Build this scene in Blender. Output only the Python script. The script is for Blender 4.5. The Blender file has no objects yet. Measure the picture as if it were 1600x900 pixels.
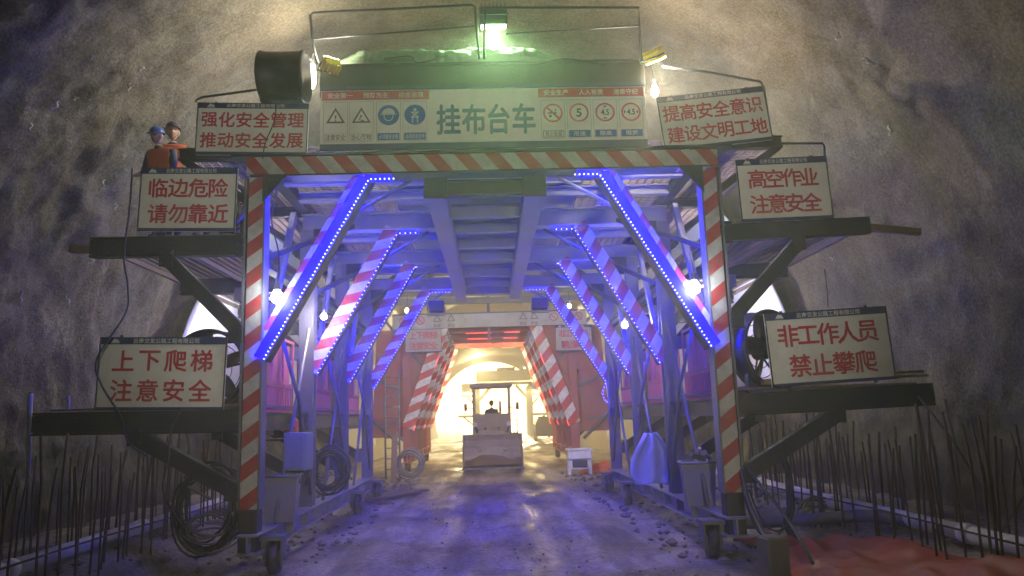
import bpy, bmesh, math, random
from mathutils import Vector, Matrix, noise
random.seed(7)
S = bpy.context.scene
COL = S.collection
R = math.radians
PI = math.pi

# ---------------------------------------------------------------- camera
CAM_H = 1.8
F_PX = 1220.0
cam_d = bpy.data.cameras.new("camera")
cam_d.sensor_width = 36.0
cam_d.lens = F_PX / 1600.0 * 36.0
cam_d.clip_start = 0.05
cam_d.clip_end = 2000
cam = bpy.data.objects.new("camera", cam_d)
COL.objects.link(cam)
CAM_R = Matrix.Rotation(-R(1.804), 3, 'Z') @ Matrix.Rotation(PI / 2 + R(9.45), 3, 'X') @ Matrix.Rotation(-R(1.86), 3, 'Z')
cam.matrix_world = Matrix.Translation((0, 0, CAM_H)) @ CAM_R.to_4x4()
S.camera = cam

# ---------------------------------------------------------------- sky, sun, exposure
SUN_EL, SUN_AZ = 9.0, 1.0
W = bpy.data.worlds.new("World")
S.world = W
W.use_nodes = True
wn = W.node_tree.nodes
bg = wn["Background"]
sky = wn.new("ShaderNodeTexSky")
sky.sky_type = 'NISHITA'
sky.sun_disc = False
sky.sun_elevation = R(SUN_EL)
sky.sun_rotation = R(SUN_AZ)
W.node_tree.links.new(sky.outputs[0], bg.inputs[0])
bg.inputs[1].default_value = 0.15
sun_d = bpy.data.lights.new("sun", 'SUN')
sun_d.energy = 5.0
sun_d.angle = R(0.5)
sun_d.color = (1.0, 0.80, 0.45)
sun = bpy.data.objects.new("sun", sun_d)
COL.objects.link(sun)
_sd = Vector((math.sin(R(SUN_AZ)) * math.cos(R(SUN_EL)), math.cos(R(SUN_AZ)) * math.cos(R(SUN_EL)), math.sin(R(SUN_EL))))
sun.rotation_euler = _sd.to_track_quat('Z', 'Y').to_euler()
S.view_settings.view_transform = 'Standard'
S.view_settings.look = 'None'
S.view_settings.exposure = 0.18
S.view_settings.gamma = 1.0
S.view_settings.use_curve_mapping = False
S.render.engine = 'CYCLES'
S.cycles.use_denoising = True
S.cycles.max_bounces = 8
S.cycles.diffuse_bounces = 5
S.cycles.glossy_bounces = 3
S.cycles.transmission_bounces = 3
S.cycles.volume_bounces = 1
S.cycles.sample_clamp_indirect = 6.0
S.cycles.caustics_reflective = False
S.cycles.caustics_refractive = False
try:
    S.cycles.use_light_tree = True
except Exception:
    pass


def at(px, py, Y):
    """pixel of the 1600x900 photograph -> the point of the plane y = Y behind it"""
    d = CAM_R @ Vector(((px - 800) / F_PX, -(py - 450) / F_PX, -1.0))
    return Vector((0, 0, CAM_H)) + d * (Y / d.y)


# ---------------------------------------------------------------- materials
def new_mat(name):
    m = bpy.data.materials.new(name)
    m.use_nodes = True
    nt = m.node_tree
    b = nt.nodes["Principled BSDF"]
    return m, nt, b


def mat(name, col, rough=0.6, metal=0.0, var=0.25, scale=6.0, dirt=None, dirt_amt=0.35, bump=0.0, bump_scale=40.0, spec=0.5):
    m, nt, b = new_mat(name)
    N, L = nt.nodes, nt.links
    tc = N.new("ShaderNodeTexCoord")
    nz = N.new("ShaderNodeTexNoise")
    nz.inputs["Scale"].default_value = scale
    nz.inputs["Detail"].default_value = 6
    nz.inputs["Roughness"].default_value = 0.65
    L.new(tc.outputs["Object"], nz.inputs["Vector"])
    mx = N.new("ShaderNodeMix")
    mx.data_type = 'RGBA'
    mx.inputs[6].default_value = tuple(c * (1 - var) for c in col) + (1,)
    mx.inputs[7].default_value = tuple(min(1, c * (1 + var)) for c in col) + (1,)
    L.new(nz.outputs[0], mx.inputs[0])
    out = mx.outputs[2]
    if dirt:
        n2 = N.new("ShaderNodeTexNoise")
        n2.inputs["Scale"].default_value = scale * 0.45
        n2.inputs["Detail"].default_value = 8
        n2.inputs["Roughness"].default_value = 0.7
        L.new(tc.outputs["Object"], n2.inputs["Vector"])
        rp = N.new("ShaderNodeValToRGB")
        rp.color_ramp.elements[0].position = 0.5 - 0.25 * dirt_amt
        rp.color_ramp.elements[1].position = 0.75 - 0.25 * dirt_amt
        L.new(n2.outputs[0], rp.inputs[0])
        mul = N.new("ShaderNodeMath")
        mul.operation = 'MULTIPLY'
        mul.inputs[1].default_value = min(1, dirt_amt * 1.8)
        L.new(rp.outputs[0], mul.inputs[0])
        m2 = N.new("ShaderNodeMix")
        m2.data_type = 'RGBA'
        L.new(mul.outputs[0], m2.inputs[0])
        L.new(out, m2.inputs[6])
        m2.inputs[7].default_value = tuple(dirt) + (1,)
        out = m2.outputs[2]
    L.new(out, b.inputs["Base Color"])
    mr = N.new("ShaderNodeMapRange")
    mr.inputs[3].default_value = max(0.03, rough - 0.12)
    mr.inputs[4].default_value = min(1, rough + 0.15)
    L.new(nz.outputs[0], mr.inputs[0])
    L.new(mr.outputs[0], b.inputs["Roughness"])
    b.inputs["Metallic"].default_value = metal
    b.inputs["Specular IOR Level"].default_value = spec
    if bump:
        n3 = N.new("ShaderNodeTexNoise")
        n3.inputs["Scale"].default_value = bump_scale
        n3.inputs["Detail"].default_value = 5
        L.new(tc.outputs["Object"], n3.inputs["Vector"])
        bp = N.new("ShaderNodeBump")
        bp.inputs["Strength"].default_value = bump
        bp.inputs["Distance"].default_value = 0.02
        L.new(n3.outputs[0], bp.inputs["Height"])
        L.new(bp.outputs[0], b.inputs["Normal"])
    return m


def emit(name, col, strength, base=(0.5, 0.5, 0.5)):
    m, nt, b = new_mat(name)
    b.inputs["Base Color"].default_value = tuple(base) + (1,)
    b.inputs["Emission Color"].default_value = tuple(col) + (1,)
    b.inputs["Emission Strength"].default_value = strength
    return m


def stripe_mat(name, ax, slope, period, red=(0.40, 0.03, 0.035), white=(0.50, 0.48, 0.47)):
    """hazard stripes along local z (and slanted by slope across local axis ax)"""
    m, nt, b = new_mat(name)
    N, L = nt.nodes, nt.links
    tc = N.new("ShaderNodeTexCoord")
    sp = N.new("ShaderNodeSeparateXYZ")
    L.new(tc.outputs["Object"], sp.inputs[0])
    mu = N.new("ShaderNodeMath"); mu.operation = 'MULTIPLY'; mu.inputs[1].default_value = slope
    L.new(sp.outputs[ax], mu.inputs[0])
    ad = N.new("ShaderNodeMath"); ad.operation = 'ADD'
    L.new(sp.outputs[2], ad.inputs[0]); L.new(mu.outputs[0], ad.inputs[1])
    dv = N.new("ShaderNodeMath"); dv.operation = 'DIVIDE'; dv.inputs[1].default_value = period
    L.new(ad.outputs[0], dv.inputs[0])
    fr = N.new("ShaderNodeMath"); fr.operation = 'FRACT'
    L.new(dv.outputs[0], fr.inputs[0])
    gt = N.new("ShaderNodeMath"); gt.operation = 'GREATER_THAN'; gt.inputs[1].default_value = 0.5
    L.new(fr.outputs[0], gt.inputs[0])
    mx = N.new("ShaderNodeMix"); mx.data_type = 'RGBA'
    L.new(gt.outputs[0], mx.inputs[0])
    mx.inputs[6].default_value = tuple(red) + (1,)
    mx.inputs[7].default_value = tuple(white) + (1,)
    nz = N.new("ShaderNodeTexNoise"); nz.inputs["Scale"].default_value = 7; nz.inputs["Detail"].default_value = 8
    nz.inputs["Roughness"].default_value = 0.7
    L.new(tc.outputs["Object"], nz.inputs["Vector"])
    rp = N.new("ShaderNodeValToRGB")
    rp.color_ramp.elements[0].position = 0.42; rp.color_ramp.elements[1].position = 0.78
    rp.color_ramp.elements[1].color = (0.75, 0.75, 0.75, 1)
    L.new(nz.outputs[0], rp.inputs[0])
    m2 = N.new("ShaderNodeMix"); m2.data_type = 'RGBA'
    L.new(rp.outputs[0], m2.inputs[0])
    L.new(mx.outputs[2], m2.inputs[6])
    m2.inputs[7].default_value = (0.20, 0.17, 0.15, 1)
    L.new(m2.outputs[2], b.inputs["Base Color"])
    b.inputs["Roughness"].default_value = 0.45
    return m


M = {}
M['steel'] = mat("dark_painted_steel", (0.022, 0.023, 0.034), 0.5, 0.1, 0.35, 4, (0.08, 0.062, 0.05), 0.25, 0.25, 30)
M['steel_grey'] = mat("grey_painted_steel", (0.15, 0.15, 0.18), 0.5, 0.1, 0.25, 4, (0.14, 0.11, 0.09), 0.35, 0.25, 30)
M['roof_steel'] = mat("dusty_roof_steel", (0.24, 0.235, 0.27), 0.5, 0.1, 0.25, 3, (0.22, 0.18, 0.15), 0.3, 0.2, 25)
M['mesh'] = mat("rusty_mesh_steel", (0.26, 0.19, 0.16), 0.6, 0.4, 0.35, 8)
M['rust'] = mat("rusty_rebar", (0.12, 0.075, 0.06), 0.75, 0.3, 0.35, 10)
M['wood'] = mat("rough_timber", (0.20, 0.13, 0.085), 0.8, 0, 0.3, 9, bump=0.4, bump_scale=60)
M['black'] = mat("black_plastic", (0.02, 0.02, 0.024), 0.45, 0, 0.3, 9, (0.12, 0.10, 0.09), 0.25)
M['rubber'] = mat("dusty_black_rubber", (0.025, 0.025, 0.027), 0.8, 0, 0.3, 9, (0.15, 0.12, 0.10), 0.35)
M['sign_white'] = mat("sign_white_sheet", (0.84, 0.83, 0.78), 0.5, 0, 0.05, 3, (0.50, 0.46, 0.40), 0.26, spec=0.3)
M['sign_hazed'] = mat("haze_greyed_sign_sheet", (0.46, 0.45, 0.40), 0.6, 0, 0.15, 3, (0.28, 0.24, 0.2), 0.4, spec=0.3)  # white sign sheet greyed in its colour to stand for haze
M['sign_navy'] = mat("sign_navy_band", (0.025, 0.04, 0.13), 0.45, 0, 0.15, 5, (0.14, 0.13, 0.14), 0.2)
M['sign_red'] = mat("sign_red_lettering", (0.52, 0.025, 0.045), 0.5, 0, 0.15, 5, (0.4, 0.24, 0.22), 0.18)
M['sign_redband'] = mat("sign_red_band", (0.50, 0.03, 0.045), 0.5, 0, 0.15, 5, (0.3, 0.2, 0.18), 0.2)
M['sign_teal'] = mat("sign_teal_lettering", (0.01, 0.10, 0.20), 0.5, 0, 0.15, 5, (0.2, 0.25, 0.28), 0.15)
M['sign_text'] = mat("sign_pale_lettering", (0.75, 0.75, 0.76), 0.5, 0, 0.08, 5)
M['sign_blue'] = mat("sign_blue_disc", (0.012, 0.10, 0.42), 0.45, 0, 0.12, 5)
M['sign_black'] = mat("sign_black_ink", (0.025, 0.025, 0.03), 0.5, 0, 0.2, 5)
M['cable'] = mat("black_cable", (0.018, 0.018, 0.02), 0.5, 0, 0.3, 10, (0.10, 0.085, 0.075), 0.3)
M['hose'] = mat("dusty_grey_hose", (0.16, 0.14, 0.125), 0.7, 0, 0.3, 10)
M['pipe'] = mat("pale_plastic_pipe", (0.62, 0.62, 0.66), 0.4, 0, 0.12, 4, (0.30, 0.26, 0.23), 0.3)
M['yellow'] = mat("yellow_lamp_paint", (0.75, 0.52, 0.02), 0.4, 0, 0.15, 8)
M['boxblue'] = mat("blue_grey_cabinet_paint", (0.26, 0.28, 0.36), 0.4, 0.1, 0.15, 5, (0.2, 0.18, 0.17), 0.2)
M['bin'] = mat("grey_bin_paint", (0.20, 0.19, 0.23), 0.55, 0, 0.2, 5, (0.22, 0.18, 0.15), 0.35)
M['white'] = mat("dirty_white_paint", (0.62, 0.60, 0.56), 0.5, 0, 0.12, 6, (0.3, 0.25, 0.2), 0.3)
M['redtarp'] = mat("red_woven_tarpaulin", (0.40, 0.065, 0.035), 0.5, 0, 0.25, 4, (0.30, 0.15, 0.11), 0.3, 0.6, 9)
M['orange'] = mat("orange_cloth", (0.72, 0.16, 0.05), 0.75, 0, 0.2, 6)
M['redplate'] = mat("red_primer_plate", (0.40, 0.10, 0.085), 0.55, 0.1, 0.2, 2.5, (0.28, 0.2, 0.17), 0.3)
M['pinkfence'] = mat("red_plastic_fence", (0.62, 0.13, 0.12), 0.5, 0, 0.2, 5, (0.35, 0.22, 0.2), 0.25)
M['bluebag'] = mat("blue_plastic_sheet", (0.36, 0.38, 0.52), 0.35, 0, 0.2, 5)
M['tarpgreen'] = mat("green_roll_of_sheet", (0.15, 0.23, 0.16), 0.4, 0, 0.35, 6, bump=0.8, bump_scale=14)
M['canvas'] = mat("pale_crumpled_sheet", (0.50, 0.47, 0.40), 0.6, 0, 0.2, 6, bump=0.6, bump_scale=14)
M['loader'] = mat("dusty_loader_paint", (0.42, 0.33, 0.14), 0.6, 0, 0.25, 4, (0.28, 0.23, 0.18), 0.5)
M['bucket'] = mat("muddy_bucket_steel", (0.46, 0.39, 0.28), 0.85, 0.0, 0.25, 3, (0.16, 0.12, 0.09), 0.4, 0.5, 20)
M['skin'] = mat("skin", (0.36, 0.20, 0.14), 0.55, 0, 0.1, 8)
M['navycloth'] = mat("navy_work_clothes", (0.018, 0.022, 0.05), 0.85, 0, 0.3, 9)
M['vest'] = mat("orange_safety_vest", (0.40, 0.085, 0.035), 0.7, 0, 0.15, 8)
M['helmetblue'] = mat("blue_helmet", (0.02, 0.07, 0.30), 0.3, 0, 0.1, 5)
M['helmetdark'] = mat("dark_helmet", (0.05, 0.03, 0.07), 0.3, 0, 0.1, 5)
M['block'] = mat("rough_concrete_block", (0.17, 0.15, 0.15), 0.9, 0, 0.25, 7, bump=0.6, bump_scale=30)
M['hair'] = mat("black_hair", (0.01, 0.009, 0.008), 0.6, 0, 0.2, 20)
M['spark'] = mat("torn_clear_film", (0.72, 0.70, 0.66), 0.18, 0, 0.2, 9)
M['stripeL'] = stripe_mat("hazard_stripes_rising", 0, -0.75, 0.40)
M['stripeB'] = stripe_mat("hazard_stripes_beam", 1, 0.85, 0.40)
M['stripeBr'] = stripe_mat("hazard_stripes_brace", 0, -0.90, 0.42)
M['stripeBl'] = stripe_mat("hazard_stripes_brace_steep", 0, -0.58, 0.42)
M['led_blue'] = emit("blue_led", (0.0015, 0.0, 1.0), 150.0)
M['led_dot'] = emit("white_blue_led_dot", (0.5, 0.55, 1.0), 6.0)
M['led_rear_fill'] = emit("added_rear_blue_led", (0.0012, 0.0, 1.0), 560.0)
M['led_blue_front'] = emit("bright_blue_led", (0.0012, 0.0, 1.0), 190.0)
M['led_glow_cover'] = emit("added_blue_glow_plate", (0.012, 0.0, 1.0), 1.1, (0.01, 0.01, 0.25))
M['led_red'] = emit("red_led", (1.0, 0.03, 0.015), 3.0)
M['glow_cool'] = emit("cool_lamp_glass", (0.80, 0.92, 1.0), 60.0)
M['glow_green'] = emit("greenish_lamp_glass", (0.55, 1.0, 0.50), 60.0)
M['glow_warm'] = emit("warm_lamp_glass", (1.0, 0.88, 0.50), 40.0)

# rough shotcrete vault
def shotcrete():
    m, nt, b = new_mat("sprayed_concrete")
    N, L = nt.nodes, nt.links
    geo = N.new("ShaderNodeNewGeometry")
    tc = N.new("ShaderNodeTexCoord")
    def nz(scale, detail=8, rough=0.65):
        n = N.new("ShaderNodeTexNoise")
        n.inputs["Scale"].default_value = scale; n.inputs["Detail"].default_value = detail; n.inputs["Roughness"].default_value = rough
        L.new(tc.outputs["Object"], n.inputs["Vector"])
        return n.outputs[0]
    rp = N.new("ShaderNodeValToRGB")
    e = rp.color_ramp.elements
    e[0].position = 0.22; e[0].color = (0.055, 0.042, 0.028, 1)
    e[1].position = 0.80; e[1].color = (0.29, 0.228, 0.145, 1)
    x = rp.color_ramp.elements.new(0.5); x.color = (0.145, 0.113, 0.072, 1)
    ma = N.new("ShaderNodeMath"); ma.operation = 'MULTIPLY_ADD'; ma.inputs[1].default_value = 1.9
    sb = N.new("ShaderNodeMath"); sb.operation = 'SUBTRACT'; sb.inputs[1].default_value = 0.5
    L.new(nz(26, 6, 0.8), sb.inputs[0]); L.new(sb.outputs[0], ma.inputs[0]); L.new(nz(0.9), ma.inputs[2])
    L.new(ma.outputs[0], rp.inputs[0])
    # rusty stains
    r2 = N.new("ShaderNodeValToRGB")
    r2.color_ramp.elements[0].position = 0.55; r2.color_ramp.elements[1].position = 0.72
    L.new(nz(0.55, 10, 0.7), r2.inputs[0])
    mu = N.new("ShaderNodeMath"); mu.operation = 'MULTIPLY'; mu.inputs[1].default_value = 0.6
    L.new(r2.outputs[0], mu.inputs[0])
    m2 = N.new("ShaderNodeMix"); m2.data_type = 'RGBA'
    L.new(mu.outputs[0], m2.inputs[0]); L.new(rp.outputs[0], m2.inputs[6]); m2.inputs[7].default_value = (0.17, 0.105, 0.07, 1)
    # darker band low on the wall, with an uneven edge
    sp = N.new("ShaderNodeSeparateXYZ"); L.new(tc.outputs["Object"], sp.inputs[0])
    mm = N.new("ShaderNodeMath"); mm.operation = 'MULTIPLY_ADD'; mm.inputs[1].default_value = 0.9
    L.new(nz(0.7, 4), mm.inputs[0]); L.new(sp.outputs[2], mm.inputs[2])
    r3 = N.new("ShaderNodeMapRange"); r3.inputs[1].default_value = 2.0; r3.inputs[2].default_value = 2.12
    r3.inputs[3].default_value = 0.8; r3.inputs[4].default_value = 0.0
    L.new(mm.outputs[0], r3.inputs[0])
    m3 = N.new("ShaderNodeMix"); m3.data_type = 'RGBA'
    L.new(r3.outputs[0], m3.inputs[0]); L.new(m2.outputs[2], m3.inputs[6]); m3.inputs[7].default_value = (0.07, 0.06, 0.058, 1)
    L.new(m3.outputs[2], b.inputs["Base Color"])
    r4 = N.new("ShaderNodeMapRange"); r4.inputs[1].default_value = 0.35; r4.inputs[2].default_value = 0.65
    r4.inputs[3].default_value = 0.35; r4.inputs[4].default_value = 0.9
    L.new(nz(1.7), r4.inputs[0]); L.new(r4.outputs[0], b.inputs["Roughness"])
    bp = N.new("ShaderNodeBump"); bp.inputs["Strength"].default_value = 1.0; bp.inputs["Distance"].default_value = 0.16
    L.new(nz(11, 10, 0.75), bp.inputs["Height"])
    bp2 = N.new("ShaderNodeBump"); bp2.inputs["Strength"].default_value = 0.7; bp2.inputs["Distance"].default_value = 0.04
    L.new(nz(55, 4, 0.6), bp2.inputs["Height"]); L.new(bp.outputs[0], bp2.inputs["Normal"])
    L.new(bp2.outputs[0], b.inputs["Normal"])
    return m


def ground_mat():
    m, nt, b = new_mat("dusty_tunnel_floor")
    N, L = nt.nodes, nt.links
    tc = N.new("ShaderNodeTexCoord")
    mp = N.new("ShaderNodeMapping"); mp.inputs["Scale"].default_value = (1.0, 0.22, 1.0)
    L.new(tc.outputs["Object"], mp.inputs[0])
    def nz(scale, vec, detail=8, rough=0.65):
        n = N.new("ShaderNodeTexNoise")
        n.inputs["Scale"].default_value = scale; n.inputs["Detail"].default_value = detail; n.inputs["Roughness"].default_value = rough
        L.new(vec, n.inputs["Vector"])
        return n.outputs[0]
    rp = N.new("ShaderNodeValToRGB")
    e = rp.color_ramp.elements
    e[0].position = 0.33; e[0].color = (0.105, 0.085, 0.07, 1)
    e[1].position = 0.66; e[1].color = (0.50, 0.42, 0.36, 1)
    L.new(nz(1.3, mp.outputs[0], 9, 0.62), rp.inputs[0])
    r2 = N.new("ShaderNodeValToRGB")
    r2.color_ramp.elements[0].position = 0.50; r2.color_ramp.elements[0].color = (0, 0, 0, 1)
    r2.color_ramp.elements[1].position = 0.64; r2.color_ramp.elements[1].color = (0.75, 0.75, 0.75, 1)
    L.new(nz(0.8, tc.outputs["Object"], 9, 0.7), r2.inputs[0])
    m2 = N.new("ShaderNodeMix"); m2.data_type = 'RGBA'
    L.new(r2.outputs[0], m2.inputs[0]); L.new(rp.outputs[0], m2.inputs[6]); m2.inputs[7].default_value = (0.10, 0.08, 0.068, 1)
    # tyre tracks pressed dark and damp into the dust, with cross treads
    sp = N.new("ShaderNodeSeparateXYZ"); L.new(tc.outputs["Object"], sp.inputs[0])
    ax = N.new("ShaderNodeMath"); ax.operation = 'MULTIPLY_ADD'; ax.inputs[1].default_value = 0.35
    L.new(nz(0.35, tc.outputs["Object"], 3), ax.inputs[0]); L.new(sp.outputs[0], ax.inputs[2])
    tot = None
    for c0, hw in ((-1.0, 0.20), (1.2, 0.20), (-0.35, 0.12), (1.75, 0.12), (-1.75, 0.10)):
        s1 = N.new("ShaderNodeMath"); s1.operation = 'SUBTRACT'; s1.inputs[1].default_value = c0
        L.new(ax.outputs[0], s1.inputs[0])
        ab = N.new("ShaderNodeMath"); ab.operation = 'ABSOLUTE'; L.new(s1.outputs[0], ab.inputs[0])
        m_ = N.new("ShaderNodeMapRange"); m_.inputs[1].default_value = hw * 0.6; m_.inputs[2].default_value = hw * 1.5
        m_.inputs[3].default_value = 0.75; m_.inputs[4].default_value = 0.0
        L.new(ab.outputs[0], m_.inputs[0])
        if tot is None: tot = m_.outputs[0]
        else:
            mxx = N.new("ShaderNodeMath"); mxx.operation = 'MAXIMUM'; L.new(tot, mxx.inputs[0]); L.new(m_.outputs[0], mxx.inputs[1]); tot = mxx.outputs[0]
    br = N.new("ShaderNodeMapRange"); br.inputs[1].default_value = 0.38; br.inputs[2].default_value = 0.6; L.new(nz(2.6, mp.outputs[0], 9, 0.75), br.inputs[0])
    tm = N.new("ShaderNodeMath"); tm.operation = 'MULTIPLY'; L.new(tot, tm.inputs[0]); L.new(br.outputs[0], tm.inputs[1])
    m4 = N.new("ShaderNodeMix"); m4.data_type = 'RGBA'
    L.new(tm.outputs[0], m4.inputs[0]); L.new(m2.outputs[2], m4.inputs[6]); m4.inputs[7].default_value = (0.075, 0.056, 0.045, 1)
    # grit
    r5 = N.new("ShaderNodeValToRGB"); r5.color_ramp.elements[0].position = 0.40; r5.color_ramp.elements[0].color = (0.45, 0.45, 0.45, 1)
    r5.color_ramp.elements[1].position = 0.62; r5.color_ramp.elements[1].color = (1.35, 1.32, 1.28, 1)
    L.new(nz(16, tc.outputs["Object"], 8, 0.8), r5.inputs[0])
    m5 = N.new("ShaderNodeMix"); m5.data_type = 'RGBA'; m5.blend_type = 'MULTIPLY'; m5.inputs[0].default_value = 0.9
    L.new(m4.outputs[2], m5.inputs[6]); L.new(r5.outputs[0], m5.inputs[7])
    L.new(m5.outputs[2], b.inputs["Base Color"])
    mr = N.new("ShaderNodeMapRange"); mr.inputs[1].default_value = 0.35; mr.inputs[2].default_value = 0.65
    mr.inputs[3].default_value = 0.30; mr.inputs[4].default_value = 0.85
    L.new(nz(1.1, mp.outputs[0]), mr.inputs[0]); L.new(mr.outputs[0], b.inputs["Roughness"])
    bp = N.new("ShaderNodeBump"); bp.inputs["Strength"].default_value = 0.9; bp.inputs["Distance"].default_value = 0.06
    L.new(nz(7, tc.outputs["Object"], 9, 0.7), bp.inputs["Height"])
    L.new(bp.outputs[0], b.inputs["Normal"])
    return m


def sheet_mat():
    m = mat("pale_waterproof_membrane", (0.68, 0.70, 0.70), 0.38, 0, 0.08, 2, (0.45, 0.43, 0.38), 0.2, 0.5, 3)
    return m


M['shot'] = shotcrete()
M['ground'] = ground_mat()
M['sheet'] = sheet_mat()
M['lining'] = mat("smooth_lining_concrete", (0.42, 0.38, 0.30), 0.7, 0, 0.15, 0.7, (0.30, 0.26, 0.2), 0.3)
M['slope'] = mat("earth_slope", (0.22, 0.19, 0.12), 0.9, 0, 0.35, 0.6)


# ---------------------------------------------------------------- mesh builder
class MB:
    def __init__(self):
        self.v = []; self.f = []; self.mi = []; self.sm = []; self.cur = 0

    def add(self, vs, fs, smooth=False):
        o = len(self.v)
        self.v += [tuple(p) for p in vs]
        for f in fs:
            self.f.append([i + o for i in f]); self.mi.append(self.cur); self.sm.append(smooth)

    def box(self, c, s, rot=None):
        c = Vector(c); hx, hy, hz = s[0] / 2, s[1] / 2, s[2] / 2
        ps = [Vector((x, y, z)) for x in (-hx, hx) for y in (-hy, hy) for z in (-hz, hz)]
        if rot is not None:
            ps = [rot @ p for p in ps]
        self.add([c + p for p in ps], [(0, 1, 3, 2), (4, 6, 7, 5), (0, 4, 5, 1), (2, 3, 7, 6), (0, 2, 6, 4), (1, 5, 7, 3)])

    def cbox(self, c, s, b=0.01, rot=None):
        """box with chamfered edges"""
        c = Vector(c); h = [d / 2 for d in s]; b = min(b, min(h) * 0.6)
        idx = {}; vs = []
        for sx in (-1, 1):
            for sy in (-1, 1):
                for sz in (-1, 1):
                    for a in range(3):
                        p = [sx * (h[0] - b), sy * (h[1] - b), sz * (h[2] - b)]
                        p[a] = (sx, sy, sz)[a] * h[a]
                        idx[(sx, sy, sz, a)] = len(vs)
                        q = Vector(p)
                        vs.append(c + (rot @ q if rot is not None else q))
        fs = []
        for a in range(3):
            o1, o2 = (a + 1) % 3, (a + 2) % 3
            for sg in (-1, 1):
                loop = []
                for s1, s2 in ((-1, -1), (1, -1), (1, 1), (-1, 1)):
                    k = [0, 0, 0]; k[a] = sg; k[o1] = s1; k[o2] = s2
                    loop.append(idx[(k[0], k[1], k[2], a)])
                fs.append(loop if sg > 0 else loop[::-1])
            for s1 in (-1, 1):
                for s2 in (-1, 1):
                    q = []
                    for sa in (-1, 1):
                        k = [0, 0, 0]; k[a] = sa; k[o1] = s1; k[o2] = s2
                        q.append((idx[(k[0], k[1], k[2], o1)], idx[(k[0], k[1], k[2], o2)]))
                    fs.append((q[0][0], q[1][0], q[1][1], q[0][1]))
        for sx in (-1, 1):
            for sy in (-1, 1):
                for sz in (-1, 1):
                    fs.append([idx[(sx, sy, sz, a)] for a in range(3)])
        self.add(vs, fs)

    @staticmethod
    def frame(p, q, up=(0, 0, 1)):
        z = (Vector(q) - Vector(p)).normalized()
        u = Vector(up)
        if abs(z.dot(u)) > 0.98:
            u = Vector((0, 1, 0))
        x = u.cross(z).normalized(); y = z.cross(x)
        return Matrix((x, y, z)).transposed()

    def bar(self, p, q, w, h, up=(0, 0, 1)):
        """box from p to q; h is the size along up, w across"""
        p, q = Vector(p), Vector(q)
        self.box((p + q) / 2, (w, h, (q - p).length), self.frame(p, q, up))

    def ibeam(self, p, q, w, h, up=(0, 0, 1), t=0.025):
        p, q = Vector(p), Vector(q); m = self.frame(p, q, up); c = (p + q) / 2; l = (q - p).length
        self.box(c + m @ Vector((0, h / 2 - t / 2, 0)), (w, t, l), m)
        self.box(c - m @ Vector((0, h / 2 - t / 2, 0)), (w, t, l), m)
        self.box(c, (t, h - 2 * t, l), m)

    def tube(self, pts, r, n=8, cap=True, closed=False):
        pts = [Vector(p) for p in pts]; k = len(pts); rings = []
        rr = r if isinstance(r, (list, tuple)) else [r] * k
        nrm = None
        for i, p in enumerate(pts):
            a = pts[i - 1] if (i or closed) else p
            b = pts[(i + 1) % k] if (i < k - 1 or closed) else p
            t = (b - a)
            t = t.normalized() if t.length > 1e-9 else Vector((0, 0, 1))
            if nrm is None:
                nrm = t.orthogonal().normalized()
            nrm = (nrm - t * nrm.dot(t))
            nrm = nrm.normalized() if nrm.length > 1e-6 else t.orthogonal().normalized()
            bn = t.cross(nrm)
            rings.append([p + (nrm * math.cos(2 * PI * j / n) + bn * math.sin(2 * PI * j / n)) * rr[i] for j in range(n)])
        vs = [v for ring in rings for v in ring]; fs = []
        for i in range(k if closed else k - 1):
            i2 = (i + 1) % k
            for j in range(n):
                fs.append((i * n + j, i * n + (j + 1) % n, i2 * n + (j + 1) % n, i2 * n + j))
        if cap and not closed:
            fs.append(list(range(n))[::-1]); fs.append([(k - 1) * n + j for j in range(n)])
        self.add(vs, fs, True)

    def cyl(self, p, q, r, n=20, r2=None):
        p, q = Vector(p), Vector(q); m = self.frame(p, q); l = (q - p).length
        r2 = r if r2 is None else r2
        a = [p + m @ Vector((math.cos(2 * PI * j / n) * r, math.sin(2 * PI * j / n) * r, 0)) for j in range(n)]
        b = [p + m @ Vector((math.cos(2 * PI * j / n) * r2, math.sin(2 * PI * j / n) * r2, l)) for j in range(n)]
        self.add(a + b, [(j, (j + 1) % n, n + (j + 1) % n, n + j) for j in range(n)], True)
        self.add(a, [list(range(n))[::-1]]); self.add(b, [list(range(n))])

    def ring(self, c, axis, r_out, r_in, depth, n=36):
        """hollow drum"""
        c = Vector(c); a = Vector(axis).normalized(); m = self.frame(c, c + a)
        vs = []
        for (r, z) in ((r_out, -depth / 2), (r_out, depth / 2), (r_in, depth / 2), (r_in, -depth / 2)):
            vs += [c + m @ Vector((math.cos(2 * PI * j / n) * r, math.sin(2 * PI * j / n) * r, z)) for j in range(n)]
        fs = []
        for k in range(4):
            for j in range(n):
                fs.append((k * n + j, k * n + (j + 1) % n, ((k + 1) % 4) * n + (j + 1) % n, ((k + 1) % 4) * n + j))
        self.add(vs, fs, True)

    def disc(self, c, r, n=28, y=0.0, r_in=0.0):
        """flat disc facing -y, in the xz plane"""
        if r_in:
            vs = [(c[0] + rr * math.cos(2 * PI * j / n), y, c[1] + rr * math.sin(2 * PI * j / n)) for rr in (r, r_in) for j in range(n)]
            self.add(vs, [(j, (j + 1) % n, n + (j + 1) % n, n + j) for j in range(n)])
        else:
            self.add([(c[0] + r * math.cos(2 * PI * j / n), y, c[1] + r * math.sin(2 * PI * j / n)) for j in range(n)], [list(range(n))])

    def poly(self, pts, y=0.0):
        self.add([(p[0], y, p[1]) for p in pts], [list(range(len(pts)))])

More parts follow.
